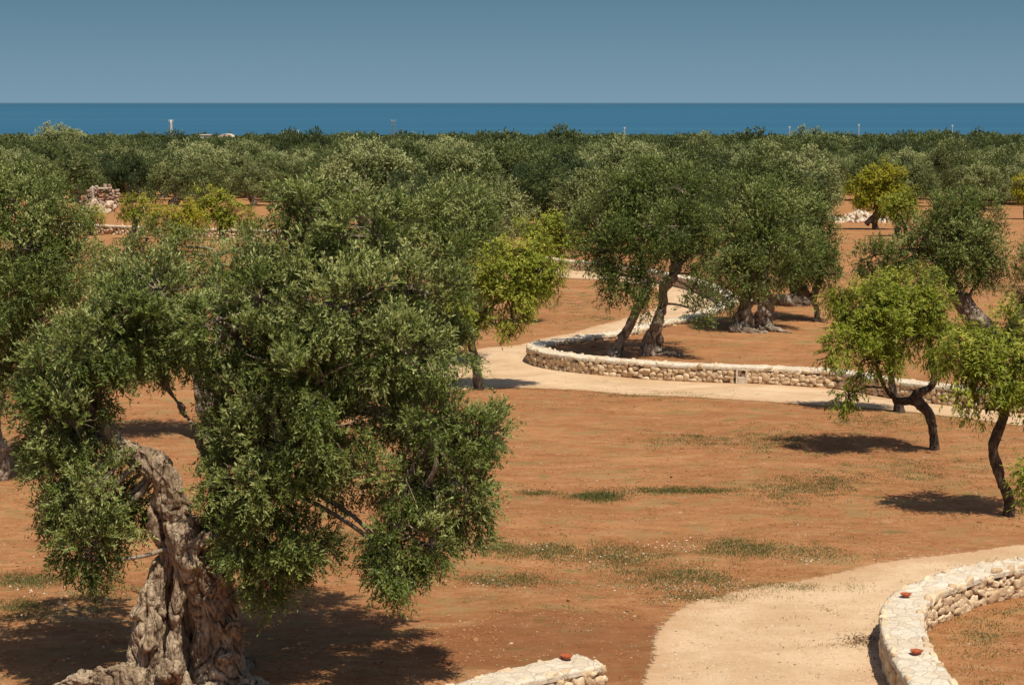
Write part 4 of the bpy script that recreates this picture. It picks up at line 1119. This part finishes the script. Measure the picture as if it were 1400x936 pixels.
# clump weights so that pebbles gather
pw = np.array([noise.noise(Vector((float(a) * .35, float(b) * .5, 1.0))) for a, b in pp[:, :2]])
pp = pp[pw > -.12]
wh = [area(785, 880, 750, 770, 60, True), area(700, 760, 745, 760, 26, True), area(640, 700, 793, 800, 18, True), area(880, 960, 738, 756, 30, True), area(860, 1010, 790, 815, 50, True), area(1080, 1120, 760, 770, 20, True), area(0, 160, 780, 860, 60, True)]
pw_ = np.vstack(wh)
pth = np.vstack([area(905, 1200, 800, 935, 1400), area(1190, 1400, 752, 790, 250), area(640, 1000, 508, 530, 200)])
pth = np.array([q for q in pth if q[0] > G(*[(893, 900), (940, 830)][0])[0]])
pth[:, 2] += .013
pw_ = np.vstack([pw_, pth])
allp = np.vstack([pp, pw_]); n_ = len(allp)
fr0 = nrm(rng.standard_normal((n_, 3)) * [1, 1, .2]); fr1 = nrm(np.cross(np.tile([0, 0, 1.], (n_, 1)), fr0)); fr2 = np.cross(fr0, fr1)
sz = np.concatenate([rng.uniform(.004, .012, len(pp)) * (1 + 1.2 * (rng.random(len(pp)) < .05)), rng.uniform(.008, .02, len(pw_) - len(pth)), rng.uniform(.005, .013, len(pth))])
V, Fc, sid = stones(allp, fr0, fr1, fr2, sz * 1.3, sz, sz * .6, 1, rng, p=3, rough=.12)
tt = np.concatenate([rng.uniform(0, .35, len(pp)), rng.uniform(.6, 1, len(pw_) - len(pth)), rng.uniform(-.2, .9, len(pth))])
pb = ob('pebbles', np_mesh('pebbles', V, Fc, M['pebble'], tint=tt[sid]))
tag(pb, 'small pale stones scattered over the red soil', 'pebbles', kind='stuff')

cl = scatter_world(52000, 20, 58)
cw = np.array([noise.fractal(Vector((float(a) * .5, float(b) * .7, 9.0)), .6, 2, 3) for a, b in cl[:, :2]])
cl = cl[cw > .02]
def in_path(q):
    hit = np.zeros(len(q), bool)
    for o in bpy.data.objects:
        if o.name.startswith('path'):
            n_ = len(o.data.vertices); v_ = np.empty(n_ * 3, np.float32); o.data.vertices.foreach_get('co', v_); v_ = v_.reshape(-1, 3)[::3, :2]
            hs = set(map(tuple, np.floor(v_ / .4).astype(int).tolist()))
            hit |= np.array([tuple(c_) in hs for c_ in np.floor(q[:, :2] / .4).astype(int).tolist()])
    return hit
cl = cl[~in_path(cl)]; n_ = len(cl)
fr0 = nrm(rng.standard_normal((n_, 3)) * [1, 1, .2]); fr1 = nrm(np.cross(np.tile([0, 0, 1.], (n_, 1)), fr0)); fr2 = np.cross(fr0, fr1)
sz = rng.uniform(.008, .02, n_) * (1 + 1.0 * (rng.random(n_) < .04))
V, Fc, sid = stones(cl, fr0, fr1, fr2, sz * 1.3, sz, sz * .7, 1, rng, p=2.6, rough=.2)
M['clod'] = stone_material('soil_clod', (.26, .105, .042), (.47, .23, .10), (.22, .09, .036), .4)
cd = ob('soil_clods', np_mesh('soil_clods', V, Fc, M['clod'], tint=rng.random(n_)[sid]))
tag(cd, 'small red clods of earth lying on the bare soil', 'clods', kind='stuff')

def blades(P_, hmin, hmax, wid, tint, flat=0.0):
    n = len(P_)
    d = nrm(np.stack([rng.normal(0, .5, n), rng.normal(0, .5, n), np.full(n, 1 - flat) * 1.0 + .02], 1))
    w = nrm(np.cross(d, rng.standard_normal((n, 3)))); h = rng.uniform(hmin, hmax, n)[:, None]
    b = P_ + np.array([0, 0, .004])
    V = np.stack([b - w * wid / 2, b + w * wid / 2, b + d * h * .6 + w * wid * .4, b + d * h], 1).reshape(-1, 3)
    return V, np.clip(tint + rng.normal(0, .15, n), 0, 1)
gp_, gt_ = [], []
def patch(px0, px1, py0, py1, n, tint, hmax=.09, tufts=24):
    c = area(px0, px1, py0, py1, n, True)
    k = np.repeat(c, tufts, 0); k[:, :2] += rng.normal(0, .11, (len(k), 2)); k[:, 2] = height(k[:, 0], k[:, 1])
    v, t = blades(k, .015, hmax * .62, .013, tint + .12); gp_.append(v); gt_.append(t)
patch(790, 845, 674, 684, 120, .28, .10); patch(850, 1000, 668, 674, 130, .3, .08); patch(720, 760, 672, 678, 30, .4)
for a in [(680, 780, 742, 762, 130), (780, 900, 745, 775, 160), (850, 1000, 775, 805, 190), (960, 1060, 735, 760, 120), (640, 760, 785, 800, 90), (1000, 1160, 745, 765, 90), (1060, 1180, 650, 672, 120), (1000, 1120, 590, 620, 130),
          (880, 1000, 595, 610, 90), (1020, 1130, 655, 690, 110), (0, 90, 785, 800, 120), (0, 60, 820, 840, 80), (90, 170, 790, 830, 60), (430, 480, 728, 745, 90), (640, 700, 740, 755, 60), (1150, 1350, 620, 660, 130), (820, 1000, 535, 545, 60), (1120, 1300, 565, 590, 130),
          (760, 850, 400, 425, 90), (1340, 1400, 385, 400, 200), (780, 860, 440, 432, 50), (1290, 1400, 790, 930, 90), (1000, 1140, 800, 806, 60), (900, 1040, 812, 822, 50), (730, 800, 395, 430, 60)]:
    patch(*a[:2], min(a[2], a[3]), max(a[2], a[3]), a[4], .5, .07)
w_ = scatter_world(2600, 21, 70)
w2 = np.array([noise.fractal(Vector((float(a) * .25, float(b) * .45, 4.0)), .6, 2, 3) for a, b in w_[:, :2]])
w_ = w_[w2 > .05]
k = np.repeat(w_, 9, 0); k[:, :2] += rng.normal(0, .06, (len(k), 2)); k[:, 2] = height(k[:, 0], k[:, 1])
v, t = blades(k, .02, .06, .01, .62); gp_.append(v); gt_.append(t)
V = np.vstack(gp_); gr = ob('grass', np_mesh('grass', V, np.arange(len(V)).reshape(-1, 4), M['grass'], tint=np.concatenate(gt_)))
tag(gr, 'sparse low grass and dry weeds in patches on the red soil', 'grass', kind='stuff')
lp = np.vstack([area(1152, 1205, 868, 884, 330, True), area(1192, 1206, 860, 930, 70), area(1100, 1200, 785, 900, 25), area(900, 1150, 830, 930, 40)])
n_ = len(lp); lp[:, 2] += .02
d = nrm(np.stack([rng.normal(0, 1, n_), rng.normal(0, 1, n_), rng.normal(.1, .25, n_)], 1)); w = nrm(np.cross(d, np.stack([rng.normal(0, .3, n_), rng.normal(0, .3, n_), np.ones(n_)], 1)))
L_ = rng.uniform(.03, .07, n_)[:, None]
V = np.stack([lp, lp + d * L_ * .5 + w * .011, lp + d * L_, lp + d * L_ * .5 - w * .011], 1).reshape(-1, 3)
lo = ob('leaf_litter', np_mesh('leaf_litter', V, np.arange(len(V)).reshape(-1, 4), M['litter'], tint=rng.random(n_)))
tag(lo, 'dry brown fallen leaves on the pale path beside the white wall', 'leaf litter', kind='stuff')

# ------------------------------------------------------------------ light, sky, camera
sv = Vector((.26, -.38, 1.0)).normalized()
elev = math.asin(sv.z); az = math.atan2(sv.x, sv.y)
sd = bpy.data.lights.new('sun', 'SUN'); sd.energy = 4.9; sd.angle = math.radians(.5); sd.color = (1, .92, .77)
so = bpy.data.objects.new('sun', sd); so.rotation_euler = sv.to_track_quat('Z', 'Y').to_euler(); link(so)

w = bpy.data.worlds.new('World'); scene.world = w; w.use_nodes = True
nt = w.node_tree; nt.nodes.clear(); n = N(nt)
out = n('ShaderNodeOutputWorld'); bg = n('ShaderNodeBackground')
sky = n('ShaderNodeTexSky'); sky.sky_type = 'NISHITA'; sky.sun_disc = False; sky.sun_elevation = elev; sky.sun_rotation = az
sky.dust_density = 1.5; sky.air_density = 1.0
geo = n('ShaderNodeNewGeometry')
sep = n('ShaderNodeSeparateXYZ')
tcw = n('ShaderNodeTexCoord'); n.link(tcw.outputs['Generated'], sep.inputs[0])
e = sep.outputs['Z']
low = n.mix(n.ramp(e, 0.0, .055, False), (.198, .318, .412), (.112, .222, .305))
skyc = n.mix(1.0, sky.outputs[0], (.075, .075, .075), 'MULTIPLY')
c = n.mix(n.ramp(e, .10, .35), low, skyc)
n.link(c, bg.inputs[0]); bg.inputs[1].default_value = 1.0
n.link(bg.outputs[0], out.inputs[0])

cam = bpy.data.cameras.new('camera'); co = bpy.data.objects.new('camera', cam); link(co)
co.location = (0, 0, CAMZ); co.rotation_euler = (math.radians(90) - TH, 0, 0)
cam.lens = F / 1400 * 36; cam.sensor_width = 36; cam.sensor_fit = 'HORIZONTAL'
cam.clip_start = .5; cam.clip_end = 400000
scene.camera = co
scene.view_settings.view_transform = 'Standard'; scene.view_settings.look = 'None'; scene.view_settings.exposure = 0
scene.cycles.max_bounces = 6; scene.cycles.diffuse_bounces = 3; scene.cycles.transmission_bounces = 3
